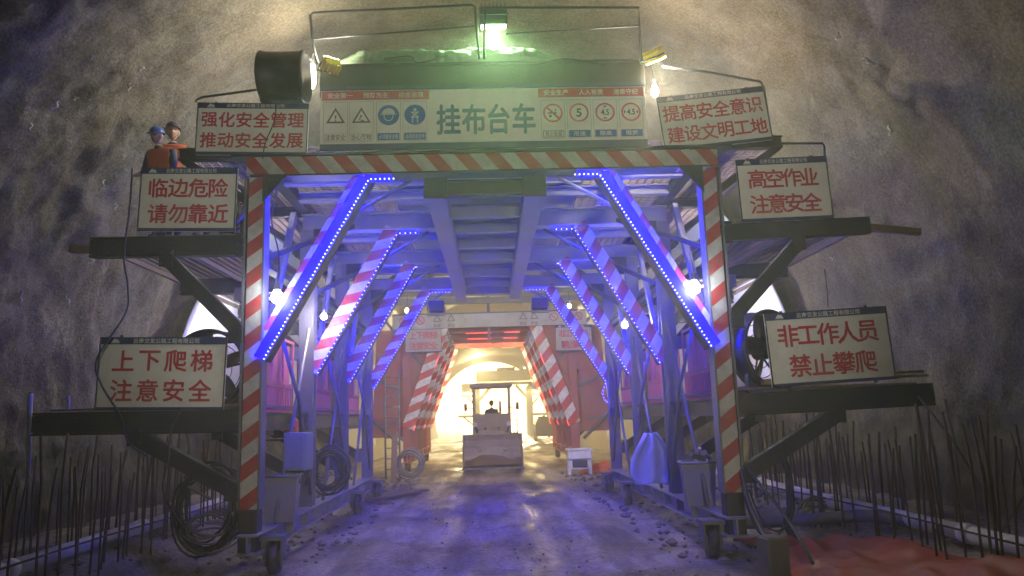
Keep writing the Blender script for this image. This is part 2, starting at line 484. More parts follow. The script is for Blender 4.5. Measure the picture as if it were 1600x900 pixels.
    def build(self, name, m, parent=None, loc=None, smooth=False):
        me = bpy.data.meshes.new(name)
        me.from_pydata(self.v, [], self.f)
        ms = m if isinstance(m, (list, tuple)) else [m]
        for x in ms:
            me.materials.append(x)
        me.polygons.foreach_set("material_index", self.mi)
        me.polygons.foreach_set("use_smooth", [bool(s or smooth) for s in self.sm])
        me.update()
        o = bpy.data.objects.new(name, me)
        COL.objects.link(o)
        if parent:
            o.parent = parent
        if loc is not None:
            o.location = loc
        return o


def tag(o, label=None, cat=None, group=None, kind=None):
    if label: o['label'] = label
    if cat: o['category'] = cat
    if group: o['group'] = group
    if kind: o['kind'] = kind
    return o


def thing(name, label, cat, loc=(0, 0, 0), rot=(0, 0, 0), group=None):
    o = bpy.data.objects.new(name, None)
    o.empty_display_size = 0.2
    COL.objects.link(o)
    o.location = loc; o.rotation_euler = rot
    return tag(o, label, cat, group)


def copy_tree(o, parent=None):
    c = o.copy(); COL.objects.link(c)
    if parent: c.parent = parent
    for ch in list(o.children):
        copy_tree(ch, c)
    return c


LOCAL = {}


def beam_obj(name, p, q, w, h, m, parent, up=(0, 0, 1), kind='box', origin=(0, 0, 0)):
    """a beam as its own object: local z runs from p to q (so stripes follow it)"""
    p, q = Vector(p) - Vector(origin), Vector(q) - Vector(origin)
    fr = MB.frame(p, q, up); l = (q - p).length
    b = MB()
    if kind == 'box':
        b.cbox((0, 0, l / 2), (w, h, l), 0.008)
    else:
        b.ibeam((0, 0, 0), (0, 0, l), w, h, (0, 1, 0))
    o = b.build(name, m, parent)
    mm = Matrix.Translation(p) @ fr.to_4x4()
    o.matrix_local = mm
    LOCAL[o.name] = mm
    return o


def lamp(parent, kind, loc, energy, col, radius=0.05, spot=None, aim=None, name="lamp_light"):
    d = bpy.data.lights.new(name, kind)
    d.energy = energy; d.color = col; d.shadow_soft_size = radius
    if kind == 'SPOT':
        d.spot_size = R(spot); d.spot_blend = 0.6
    o = bpy.data.objects.new(name, d)
    COL.objects.link(o)
    o.location = loc
    if aim is not None:
        o.rotation_euler = (-Vector(aim)).to_track_quat('Z', 'Y').to_euler()
    if parent: o.parent = parent
    return o


_text_cache = {}
def text_mesh(body, size, bold=0.0, width=None):
    """triangles of a line of writing, centred, in the xz plane: (verts, faces)"""
    key = (body, size, bold, width)
    if key in _text_cache: return _text_cache[key]
    c = bpy.data.curves.new("writing", 'FONT')
    c.body = body; c.size = 1.0; c.offset = bold; c.resolution_u = 3
    c.align_x = 'LEFT'
    o = bpy.data.objects.new("writing", c)
    COL.objects.link(o)
    dg = bpy.context.evaluated_depsgraph_get()
    me = bpy.data.meshes.new_from_object(o.evaluated_get(dg))
    bpy.data.objects.remove(o); bpy.data.curves.remove(c)
    vs = [(v.co.x, v.co.y) for v in me.vertices]
    fs = [list(p.vertices) for p in me.polygons]
    bpy.data.meshes.remove(me)
    x0, x1 = min(v[0] for v in vs), max(v[0] for v in vs); y0, y1 = min(v[1] for v in vs), max(v[1] for v in vs)
    sx = (width / (x1 - x0)) if width else size
    sy = size / 0.9 if width else size
    vs = [((v[0] - (x0 + x1) / 2) * sx, (v[1] - (y0 + y1) / 2) * sy) for v in vs]
    _text_cache[key] = (vs, fs)
    return vs, fs


def write(mb, body, cx, cz, size, bold=0.0, width=None, y=0.0):
    vs, fs = text_mesh(body, size, bold, width)
    mb.add([(cx + v[0], y, cz + v[1]) for v in vs], fs)


COMPANY = "云南交发公路工程有限公司"

# ================================================================ SETTING
VC, VR = 1.9, 6.6          # vault centre height and radius


def ledge(x):
    a = abs(x)
    t = max(0.0, min(1.0, (a - 3.7) / 0.8))
    return 0.38 * t * t * (3 - 2 * t)


def build_ground():
    xs = [-60, -40, -25, -15, -10, -7.4] + [-6.8 + 0.2 * i for i in range(69)] + [7.4, 10, 15, 25, 40, 60]
    ys = [-6.5 + 0.25 * i for i in range(0, 150)] + [31 + 1.2 * i for i in range(46)] + [88, 95, 105, 120, 140, 160]
    mb = MB(); vs = []
    for y in ys:
        for x in xs:
            inside = 1.0 if abs(x) < 7 else 0.0
            fade = max(0, min(1, (27 - y) / 3))
            z = ledge(x) * inside * fade
            if abs(x) < 7 and y < 40:
                z += 0.035 * noise.noise(Vector((x * 0.9, y * 0.5, 3))) + 0.012 * noise.noise(Vector((x * 4, y * 3, 9)))
                if abs(x) > 3.9:
                    z += fade * (0.07 * noise.noise(Vector((x * 2.3, y * 2.1, 5))) + 0.05 * noise.noise(Vector((x * 6, y * 6, 2))))
                for tx in (-1.15, 1.05):
                    z -= 0.03 * math.exp(-((x - tx - 0.12 * math.sin(y * 0.3)) / 0.28) ** 2)
            vs.append((x, y, z))
    n = len(xs)
    mb.add(vs, [(j * n + i, j * n + i + 1, (j + 1) * n + i + 1, (j + 1) * n + i) for j in range(len(ys) - 1) for i in range(n - 1)], True)
    o = mb.build("ground", M['ground'])
    tag(o, kind='structure')


def vault_point(th, y, r):
    """th: 0 at the left foot, 1 at the right foot"""
    a0 = math.asin(min(1, (VC + 0.5) / r))
    ang = (PI + a0) - th * (PI + 2 * a0)
    return Vector((r * math.cos(ang), y, VC + r * math.sin(ang)))


def on_wall(u, v):
    Y = 7.5
    while Y < 20:
        p = at(u, v, Y)
        if math.hypot(p.x, p.z - VC) > VR: return p
        Y += 0.02
    return None


DENTS = []
for (u, v, r, d) in ((1335, 138, .09, .22), (1308, 162, .10, .2), (1313, 170, .07, .18), (1350, 163, .07, .16), (1333, 198, .09, .22), (1300, 218, .11, .2), (1282, 196, .07, .15), (1280, 198, .06, .15),
                     (1370, 226, .07, .2), (1380, 132, .07, .15), (1385, 108, .09, .2), (1345, 100, .08, .16), (1490, 425, .12, .2), (1470, 437, .08, .15), (1420, 505, .09, .2), (1450, 560, .14, .22), (1375, 470, .06, .15),
                     (1395, 300, .06, .1), (1460, 350, .08, .2), (120, 150, .2, .2), (210, 230, .2, .2), (90, 180, .15, .15), (60, 330, .2, .15), (170, 120, .15, .15), (260, 90, .12, .12)):
    p = on_wall(u, v)
    if p: DENTS.append((p, r * 0.7, d * 0.55))


def build_vault():
    ys = []
    y = -6.5
    while y < 30:
        ys.append(y)
        y += 0.35 if y < 5 else (0.07 if y < 16.5 else 0.3)
    nt = 230
    mb = MB(); vs = []
    for y in ys:
        for i in range(nt + 1):
            th = i / nt
            p = vault_point(th, y, VR)
            d = (p - Vector((0, y, VC))).normalized()
            q = Vector((p.x, p.y, p.z))
            left = max(0, min(1, (0.42 - th) / 0.2))
            h = 0.09 * noise.fractal(q * 0.5, 1.0, 2.0, 3) + 0.05 * noise.fractal(q * 1.8 + Vector((7, 0, 0)), 0.9, 2.0, 4) + 0.022 * noise.noise(q * 7) + 0.014 * noise.noise(q * 13)
            if left > 0:
                s = noise.noise(Vector((q.x * 1.2, q.y * 2.6, q.z * 0.8 + 4)))
                h += left * (0.13 * abs(s) + 0.12 * noise.fractal(q * 2.6 + Vector((1, 9, 0)), 0.8, 2.1, 3))
            # dimples where shotcrete pulled away
            c = noise.cell_vector(q * 1.6)
            cc = (Vector((math.floor(q.x * 1.6), math.floor(q.y * 1.6), math.floor(q.z * 1.6))) + c) / 1.6
            dd = (q - cc).length
            if c.x > 0.55 and dd < 0.16:
                h += 0.10 * (1 - dd / 0.16)
            if 8.5 < y < 15.5:
                for (dp, dr, dd_) in DENTS:
                    e = (q - dp).length_squared / (dr * dr)
                    if e < 6: h += dd_ * math.exp(-e)
            vs.append(p + d * (h * 0.8))
    n = nt + 1
    mb.add(vs, [(j * n + i, j * n + i + 1, (j + 1) * n + i + 1, (j + 1) * n + i) for j in range(len(ys) - 1) for i in range(nt)], True)
    # the working face that closes the tunnel behind the camera
    k = 60
    ring = [vault_point(i / k, -6.0, VR + 0.5) for i in range(k + 1)]
    mb.add([(0, -6.0, 2.5)] + ring, [(0, i + 2, i + 1) for i in range(k)] + [(0, 1, k + 1)])
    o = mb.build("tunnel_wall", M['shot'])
    tag(o, kind='structure')
    # finished lining beyond the second trolley
    mb = MB(); vs = []
    ys = [37.6 + 1.2 * i for i in range(41)]
    nt = 80
    for r in (6.0, 7.6):
        for y in ys:
            vs += [vault_point(i / nt, y, r) for i in range(nt + 1)]
    n = nt + 1; ny = len(ys); off = n * ny
    fs = []
    for s in (0, off):
        fs += [(s + j * n + i, s + j * n + i + 1, s + (j + 1) * n + i + 1, s + (j + 1) * n + i) for j in range(ny - 1) for i in range(nt)]
    for j in (0, ny - 1):
        fs += [(j * n + i, j * n + i + 1, off + j * n + i + 1, off + j * n + i) for i in range(nt)]
    mb.add(vs, fs, True)
    o = mb.build("tunnel_wall", M['lining'])
    tag(o, kind='structure')
    # rough bore between
    mb = MB(); vs = []
    ys = [29.6, 32, 35, 38.2]
    for y in ys:
        vs += [vault_point(i / nt, y, 6.75 + 0.1 * noise.noise(Vector((i * 0.4, y, 0)))) for i in range(nt + 1)]
    mb.add(vs, [(j * n + i, j * n + i + 1, (j + 1) * n + i + 1, (j + 1) * n + i) for j in range(3) for i in range(nt)], True)
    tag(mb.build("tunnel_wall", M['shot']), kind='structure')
    # hillside round the far portal
    mb = MB(); vs = []
    for j, (rr, yy) in enumerate(((7.3, 85.9), (9, 86.6), (16, 84), (30, 78), (55, 70))):
        for i in range(nt + 1):
            p = vault_point(i / nt, yy, rr)
            p.z = max(p.z, -0.3) if rr < 30 else max(p.z * 0.8, -0.3)
            vs.append(p)
    mb.add(vs, [(j * n + i, j * n + i + 1, (j + 1) * n + i + 1, (j + 1) * n + i) for j in range(4) for i in range(nt)], True)
    tag(mb.build("hill", M['slope']), kind='structure')


build_ground()
build_vault()


def build_membrane():
    nt = 120
    ys = [15.5 + 0.25 * i for i in range(51)]
    for side in (0, 1):
        mb = MB(); vs = []
        for y in ys:
            for i in range(nt // 2 + 1):
                th = (i / nt) if side == 0 else (1 - i / nt)
                th = 0.12 + (th * 0.76) if side == 0 else 1 - (0.12 + ((1 - th) * 0.76))
                p = vault_point(th, y, 6.25)
                d = (p - Vector((0, y, VC))).normalized()
                w = 0.06 * noise.noise(Vector((y * 0.8, th * 18, side * 5))) + 0.05 * math.sin(y * 3.1)
                edge = 0.25 * noise.noise(Vector((th * 9, 3, side))) if y < 15.6 else 0
                vs.append(p + d * w + Vector((0, edge, 0)))
        n = nt // 2 + 1
        mb.add(vs, [(j * n + i, j * n + i + 1, (j + 1) * n + i + 1, (j + 1) * n + i) for j in range(len(ys) - 1) for i in range(n - 1)], True)
        o = mb.build("membrane_sheet", M['sheet'])
        so = o.modifiers.new("thick", 'SOLIDIFY'); so.thickness = 0.02
        tag(o, ("pale waterproof sheet lining the rock wall on the workers' side of the gantry" if side == 0 else
                "pale waterproof sheet lining the rock wall on the side of the red ground tarpaulin"), "sheet")


build_membrane()

# ================================================================ FRONT GANTRY
FY = [10.0, 12.95, 15.93, 19.2]
G = thing("work_gantry", "tall steel work gantry with red and white striped front frame and blue lit braces", "gantry", (0, 10, 0))
GO = (0, 10, 0)


def gpart(name, mb, m, parent=None, loc=None):
    mb.v = [(x, y - 10, z) for x, y, z in mb.v]
    return mb.build(name, m, parent or G, loc)


ZT = 5.15      # crossbeam centre height
for k, Y in enumerate(FY):
    front = k == 0
    for s in (-1, 1):
        x = 2.99 * s
        if front:
            # lower bare foot, then the striped post
            beam_obj("post", (x, Y, 0.80), (x * 0.992, Y, 5.02), 0.21, 0.21, M['stripeL'], G, (0, 1, 0), 'box', GO)
            mb = MB(); mb.cbox((x, Y, 0.54), (0.23, 0.23, 0.52), 0.01); gpart("post_foot", mb, M['steel'])
            mb = MB()
            mb.box((x + 0.125 * s, Y + 0.005, 2.9), (0.03, 0.23, 4.2)); mb.box((x - 0.122 * s, Y + 0.005, 2.9), (0.025, 0.23, 4.2))
            gpart("post_flange", mb, M['steel_grey'])
        else:
            beam_obj("post", (x, Y, 0.52), (x, Y, 5.02), 0.24, 0.24, M['steel_grey'], G, (0, 1, 0), 'i', GO)
    if front:
        beam_obj("crossbeam", (-3.1, Y - 0.03, ZT), (3.1, Y - 0.03, ZT - 0.03), 0.22, 0.24, M['stripeB'], G, (0, 0, 1), 'box', GO)
        mb = MB(); mb.box((0, Y, ZT + 0.14), (6.6, 0.30, 0.03)); mb.box((0, Y, ZT - 0.135), (6.1, 0.28, 0.025)); gpart("beam_flange", mb, M['steel'])
    else:
        beam_obj("crossbeam", (-3.1, Y, ZT), (3.1, Y, ZT), 0.22, 0.30, M['roof_steel'], G, (0, 0, 1), 'i', GO)
    for s in (-1, 1):
        top = Vector((1.58 * s, Y + 0.02, 5.03)); bot = Vector((2.93 * s, Y + 0.02, 2.66))
        if k == 3:
            top = Vector((1.50 * s, Y + 0.02, 5.03))
        b = beam_obj("brace", bot, top, 0.25, 0.16, M['stripeBr'] if s < 0 else M['stripeBl'], G, (0, 1, 0), 'box', GO)
        # edge plate of the brace and its led strip (front inner edge, turning in along the crossbeam)
        ax = (top - bot).normalized()
        inn = Vector((-s, 0, 0)); inn = (inn - ax * inn.dot(ax)).normalized()
        fr = Vector((0, -1, 0))
        off = 0.135 if front else 0.115
        e0 = bot + inn * (0.0 if front else 0.13) + fr * off; e1 = top + inn * (0.0 if front else 0.13) + fr * off - ax * 0.05
        e2 = e1 + Vector((-s * (0.35 if k != 2 else 0.05), 0, 0.0))
        if k == 3:
            e2 = e1 + Vector((-s * 0.5, 0, 0))
        pts = [e0, e1, e2]
        if k == 3 and s > 0:
            pts = [e0 + Vector((0.02, 0, -0.5)), e0 + Vector((-0.07, -0.02, -0.42)), e0 + Vector((-0.1, 0, -0.25)), e0, e1, e2]
        mb = MB()
        mb.cur = 0
        mb.tube(pts, 0.011, 6)
        mb.cur = 1
        for a, c in zip(pts, pts[1:]):
            n = max(2, int((c - a).length / (0.052 if front else 0.075)))
            for j in range(n):
                p = a + (c - a) * ((j + 0.5) / n) + Vector((0, -0.026, 0)) + (inn * 0.108 if front else inn * 0.0)
                dz = 0.0135 if front else 0.012; mb.box(p, (dz, 0.012, dz))
        mb.cur = 2
        for a, c in zip(pts, pts[1:]):
            sh = inn * (0.048 if front else 0.0) + Vector((0, -0.018, 0)); mb.bar(a + sh, c + sh, 0.15 if front else 0.034, 0.006, (0, 1, 0))  # added glowing plate: shields the tube, stands in for blue glow on the brace
        inv = LOCAL[b.name].inverted()
        mb.v = [tuple(inv @ Vector((x, y - 10, z))) for x, y, z in mb.v]
        mb.build("led_strip", [M['led_blue_front'] if front else M['led_blue'], M['led_dot'], M['led_glow_cover']], b)
        if k < 3:
            g0 = bot + fr * -0.15 + ax * 0.1; g1 = top + fr * -0.15 - ax * 0.1
            mb = MB(); mb.tube([g0, g1], 0.014, 6)
            mb.v = [tuple(inv @ Vector((x, y - 10, z))) for x, y, z in mb.v]
            mb.build("led_strip", M['led_rear_fill'], b)  # added unseen rear strip, floods the gantry interior with blue
        if front:
            mb = MB()
            for u in (0.06, 0.35, 0.65, 0.94):
                q = e0.lerp(e1, u); mb.bar(q + Vector((0, 0.005, 0)), q + Vector((0, 0.06, 0)), 0.012, 0.02)
            mb.v = [tuple(inv @ Vector((x, y - 10, z))) for x, y, z in mb.v]
            mb.build("strip_bracket", M['steel_grey'], b)
        mb = MB(); mb.bar(bot + inn * 0.128 + Vector((0, 0.0, 0)), top + inn * 0.128, 0.012, 0.24, (0, 1, 0))
        mb.v = [tuple(inv @ Vector((x, y - 10, z))) for x, y, z in mb.v]
        mb.build("edge_plate", M['steel'], b)

for s in (-1, 1):
    # base beam on the rail side with its wheels
    mb = MB(); mb.ibeam((2.95 * s, 9.75, 0.40), (2.95 * s, 19.6, 0.40), 0.26, 0.24)
    for y in [10.6 + 0.9 * i for i in range(10)]:
        mb.box((2.95 * s, y, 0.40), (0.24, 0.015, 0.185))
    gpart("base_beam", mb, M['roof_steel'])
    for y in (10.15, 16.2, 19.0):
        w = bpy.data.objects.new("wheel_bogie", None); COL.objects.link(w); w.parent = G
        xw = 2.72 * s
        w.location = (xw, y - 10, 0.2)
        mb = MB(); mb.cyl((-0.055, 0, 0), (0.055, 0, 0), 0.195, 28); mb.ring((0, 0, 0), (1, 0, 0), 0.205, 0.15, 0.09, 28)
        mb.build("wheel", M['rubber'], w)
        mb = MB(); mb.cyl((-0.14, 0, 0), (0.14, 0, 0), 0.045, 12); mb.cyl((-0.075, 0, 0), (0.075, 0, 0), 0.085, 14); mb.build("axle", M['steel_grey'], w)
        mb = MB()
        for q in (-1, 1):
            mb.box((0.10 * q, 0, 0.05), (0.02, 0.22, 0.30))
        mb.box((0.05 * s, 0, 0.235), (0.36, 0.30, 0.05)); mb.box((0.13 * s, 0.0, 0.14), (0.04, 0.2, 0.2))
        mb.build("fork", M['steel_grey'], w)
    # walkway girder between the posts, and the top longitudinal
    for z, h in ((1.86, 0.24), (3.98, 0.16)):
        mb = MB(); mb.ibeam((3.0 * s, 10.14, z), (3.0 * s, 19.3, z), 0.14, h); gpart("side_girder", mb, M['steel'])
    mb = MB(); mb.ibeam((3.05 * s, 10.2, 5.42), (3.05 * s, 19.4, 5.42), 0.18, 0.2); gpart("side_girder", mb, M['steel'])
    # crossing tie bars between posts
    for k in range(3):
        y0, y1 = FY[k] + 0.12, FY[k + 1] - 0.12
        for (za, zb, off) in ((0.55, 3.3, 0.0), (3.3, 0.75, 0.06)):
            mb = MB(); mb.tube([(s * (2.86 - off), y0 + (0.5 if off == 0 else 0.1), za), (s * (2.86 - off), y0 + 1.5, (za + zb) / 2 + 0.1), (s * (2.86 - off), y0 + 2.3, zb)], 0.028, 8); gpart("tie_bar", mb, M['steel_grey'])
    # knee bars in the upper corners
    for k in range(4):
        Y = FY[k]
        mb = MB(); mb.tube([(s * 1.95, Y + 0.18, 4.45), (s * 1.0, Y + 0.25, 5.02)], 0.025, 8); gpart("knee_bar", mb, M['white'] if (k == 0 and s > 0) else M['steel_grey'])
        if k < 3:
            mb = MB(); mb.bar((s * 2.9, Y + 0.2, 4.0), (s * 2.2, Y + 2.6, 5.0), 0.07, 0.07); gpart("knee_bar", mb, M['steel'])
            mb = MB(); mb.bar((s * 2.86, Y + 0.3, 3.2), (s * 2.86, Y + 1.4, 4.9), 0.08, 0.1); gpart("knee_bar", mb, M['steel_grey'])

def bolts(mb, pts, r=0.016, d=(0, -1, 0)):
    for p in pts:
        p = Vector(p); mb.cyl(p, p + Vector(d) * 0.016, r, 6)


for s in (-1, 1):
    for k, Y in enumerate(FY):
        y = Y - 0.16
        mb = MB()
        mb.add([(2.88 * s, y, 5.02), (2.55 * s, y, 5.02), (2.88 * s, y, 4.65), (2.88 * s, y + 0.02, 5.02), (2.55 * s, y + 0.02, 5.02), (2.88 * s, y + 0.02, 4.65)], [(0, 1, 2), (3, 5, 4), (0, 3, 4, 1), (1, 4, 5, 2), (2, 5, 3, 0)])
        bolts(mb, [(2.80 * s, y, 4.95), (2.70 * s, y, 4.95), (2.82 * s, y, 4.82)])
        gpart("gusset_plate", mb, M['steel'])
        for z in (4.11, 1.87):
            mb = MB(); mb.box((3.17 * s, Y - 0.105, z), (0.10, 0.02, 0.30))
            bolts(mb, [(3.17 * s + q, Y - 0.115, z + w) for q in (-0.03, 0.03) for w in (-0.1, 0.0, 0.1)])
            gpart("bolted_plate", mb, M['steel_grey'] if k else M['steel'])
        for (x, z) in ((4.1, 3.96), (4.4, 1.72), (3.2, 2.95), (3.2, 1.02)):
            mb = MB(); mb.box((x * s, Y - 0.10, z), (0.17, 0.02, 0.22)); bolts(mb, [(x * s + q, Y - 0.11, z + w) for q in (-0.06, 0.06) for w in (-0.07, 0.07)])
            gpart("bolted_plate", mb, M['steel_grey'] if k else M['steel'])
# ceiling: two long beams hung under the crossbeams, joists, plate
for s in (-1, 1):
    mb = MB(); mb.ibeam((0.66 * s, 10.16, 4.86), (0.66 * s, 19.3, 4.86), 0.26, 0.26); gpart("ceiling_beam", mb, M['roof_steel'])
    mb = MB(); mb.box((0.66 * s, 10.09, 4.88), (0.32, 0.02, 0.32)); gpart("end_plate", mb, M['steel'])
for i, y in enumerate([10.35, 11.6, 12.6, 13.75, 14.9, 16.6, 17.8, 19.0]):
    mb = MB(); mb.ibeam((-0.52, y, 4.93), (0.52, y, 4.93), 0.14, 0.20); gpart("ceiling_joist", mb, M['steel'] if i == 0 else M['roof_steel'])
for y in [11.0, 11.9, 13.9, 14.8, 16.9, 18.1]:
    mb = MB(); mb.ibeam((-2.9, y, 5.30), (2.9, y, 5.30), 0.14, 0.16); gpart("ceiling_joist", mb, M['roof_steel'])
mb = MB(); mb.box((0, 10.9, 5.42), (3.0, 1.5, 0.02)); mb.box((0, 13.4, 5.42), (3.0, 3.3, 0.02)); mb.box((0, 17.3, 5.42), (3.0, 4.3, 0.02)); gpart("roof_plate", mb, M['roof_steel'])


def grating(x0, x1, y0, y1, z, px=0.12, py=0.05, r=0.012, skip=0.0):
    """expanded mesh: long strands and staggered short ones"""
    mb = MB()
    nx = int((x1 - x0) / px)
    for i in range(nx + 1):
        x = x0 + (x1 - x0) * i / nx
        mb.box((x, (y0 + y1) / 2, z), (r * 1.3, y1 - y0, r * 1.6))
    ny = int((y1 - y0) / py / 2)
    for j in range(ny + 1):
        y = y0 + (y1 - y0) * j / ny
        mb.box(((x0 + x1) / 2, y, z + r * 1.7), (x1 - x0, r * 1.5, r * 1.6))
    return mb


for s in (-1, 1):
    # roof mesh between plate and outer girder, side decks
    for (xa, xb, y0, y1, z) in ((1.55, 2.95, 10.2, 19.2, 5.47), (3.1, 4.0, 10.1, 19.2, 5.47), (3.1, 5.05, 10.1, 19.2, 4.27), (3.1, 5.55, 10.1, 19.2, 2.06)):
        a, b = sorted((xa * s, xb * s))
        gpart("mesh_deck", grating(a, b, y0, y1, z), M['mesh'])
    # boards and channels lying on the roof mesh
    mb = MB(); mb.box((2.05 * s, 14.5, 5.52), (0.24, 8.4, 0.05)); gpart("deck_board", mb, M['white'])
    mb = MB(); mb.box((4.4 * s, 14.4, 4.315), (0.26, 8.2, 0.04)); gpart("deck_board", mb, M['wood'])
    mb = MB(); mb.box((3.5 * s, 14.4, 5.52), (0.28, 8.2, 0.04)); gpart("deck_board", mb, M['wood'])
    for Y in FY:
        f = Y == FY[0]
        for z, xo, h in ((4.11, 5.08, 0.26), (1.87, 5.66, 0.28)):
            tilt = 0.06 if s > 0 else (0.04 if z < 3 else 0.02)
            mb = MB(); mb.ibeam((3.1 * s, Y - 0.02, z), (xo * s, Y - 0.02, z + (tilt if f else 0)), 0.14, h if s < 0 or z < 3 else 0.22, t=0.03)
            mb.box(((3.1 + xo) / 2 * s, Y - 0.085, z + tilt / 2), (xo - 3.1, 0.012, h * 0.72), Matrix.Rotation(-s * math.atan2(tilt, xo - 3.1), 3, 'Y'))
            gpart("platform_beam", mb, M['steel'])
        mb = MB(); mb.ibeam((3.1 * s, Y, 5.36), (4.02 * s, Y, 5.36), 0.12, 0.16); gpart("platform_beam", mb, M['steel'])
        mb = MB(); mb.bar((4.12 * s, Y, 3.97), (3.1 * s, Y, 2.92), 0.17, 0.17, (0, 1, 0)); gpart("platform_strut", mb, M['steel'])
        mb = MB(); mb.bar((4.42 * s, Y, 1.73), (3.1 * s, Y, 0.98), 0.19, 0.17, (0, 1, 0)); gpart("platform_strut", mb, M['steel'])
        mb = MB(); mb.bar((3.95 * s, Y, 5.28), (3.1 * s, Y, 4.7), 0.1, 0.1, (0, 1, 0)); gpart("platform_strut", mb, M['steel'])
    for x, z in ((5.08, 4.2), (5.6, 1.99), (4.02, 5.40), (4.1, 4.2), (4.4, 1.99)):
        mb = MB(); mb.bar((x * s, 10.1, z), (x * s, 19.25, z), 0.06, 0.06); gpart("deck_edge", mb, M['mesh'])
    # red plastic fence panels along the inner walkway
    for k in range(3):
        mb = MB()
        y0, y1 = FY[k] + 0.25, FY[k + 1] - 0.3; x = 3.16 * s
        for z in (2.0, 2.38, 2.42, 3.1):
            mb.box((x, (y0 + y1) / 2, z), (0.03, y1 - y0, 0.035))
        nn = 24
        for i in range(nn + 1):
            y = y0 + (y1 - y0) * i / nn
            mb.box((x, y, 2.19), (0.02, 0.045, 0.38))
            if i % 6 == 0:
                mb.box((x, y, 2.75), (0.03, 0.035, 0.72))
        mb.box((x + 0.06 * s, (y0 + y1) / 2, 2.75), (0.012, y1 - y0, 0.6))
        gpart("fence_panel", mb, M['pinkfence'])
# top box that carries the sheet roll, on stub legs
mb = MB()
mb.box((0.02, 10.12, 6.40), (4.46, 0.03, 0.44)); mb.box((0.02, 10.14, 6.63), (4.46, 0.10, 0.04)); mb.box((0.02, 10.14, 6.19), (4.46, 0.10, 0.04))
gpart("top_panel", mb, M['steel'])
mb = MB(); mb.box((0.02, 13.5, 6.58), (4.4, 6.6, 0.05)); gpart("top_deck", mb, M['steel'])
for s in (-1, 1):
    for Y in (10.3, 13, 16, 16.7):
        mb = MB(); mb.bar((2.1 * s, Y, 5.45), (2.1 * s, Y, 6.55), 0.12, 0.12); gpart("top_leg", mb, M['steel'])
# rails above the top box
mb = MB()
A = lambda u, v: at(u, v, 10.05)
mb.tube([A(497, 100), A(489, 70), A(485, 24), A(489, 20), A(737, 8), A(742, 11), A(749, 92)], 0.018, 8)
gpart("guardrail", mb, M['steel'])
mb = MB(); mb.tube([A(489, 61), A(743, 41)], 0.012, 8); gpart("guardrail", mb, M['steel'])
mb = MB(); mb.tube([A(757, 92), A(757, 18), A(760, 12), A(998, 12), A(1000, 60), A(1003, 100)], 0.018, 8); gpart("guardrail", mb, M['steel'])
mb = MB(); mb.tube([A(790, 53), A(1000, 40)], 0.012, 8); gpart("guardrail", mb, M['steel'])
mb = MB(); mb.tube([A(306, 160), A(308, 156), A(316, 152), A(410, 139)], 0.017, 8); gpart("guardrail", mb, M['steel'])
mb = MB(); mb.tube([A(1035, 104), A(1100, 112), A(1188, 128), A(1193, 136), A(1205, 215)], 0.019, 8); gpart("guardrail", mb, M['steel'])
mb = MB(); mb.tube([A(1205, 224), A(1284, 224), A(1288, 228), A(1292, 350)], 0.017, 8); gpart("guardrail", mb, M['steel'])
mb = MB(); mb.bar(A(1336, 353) + Vector((0, 0.02, 0)), A(1437, 363), 0.09, 0.09); gpart("scaffold_pole", mb, M['wood'])
mb = MB(); mb.bar(A(110, 389), A(148, 391), 0.09, 0.10); gpart("scaffold_pole", mb, M['wood'])
mb = MB(); mb.tube([A(48, 615), A(45, 690), A(44, 745)], 0.03, 10); gpart("scaffold_pole", mb, M['white'])
mb = MB(); mb.tube([A(107, 618), A(107, 640)], 0.02, 8); gpart("scaffold_pole", mb, M['white'])
for z in (0.06, 0.17):
    mb = MB(); mb.bar((3.5, 10.02, 2.12 + z * 0.3), (5.72, 10.10 + z, 2.15 + z * 0.5), 0.12, 0.035); gpart("deck_board", mb, M['wood'])

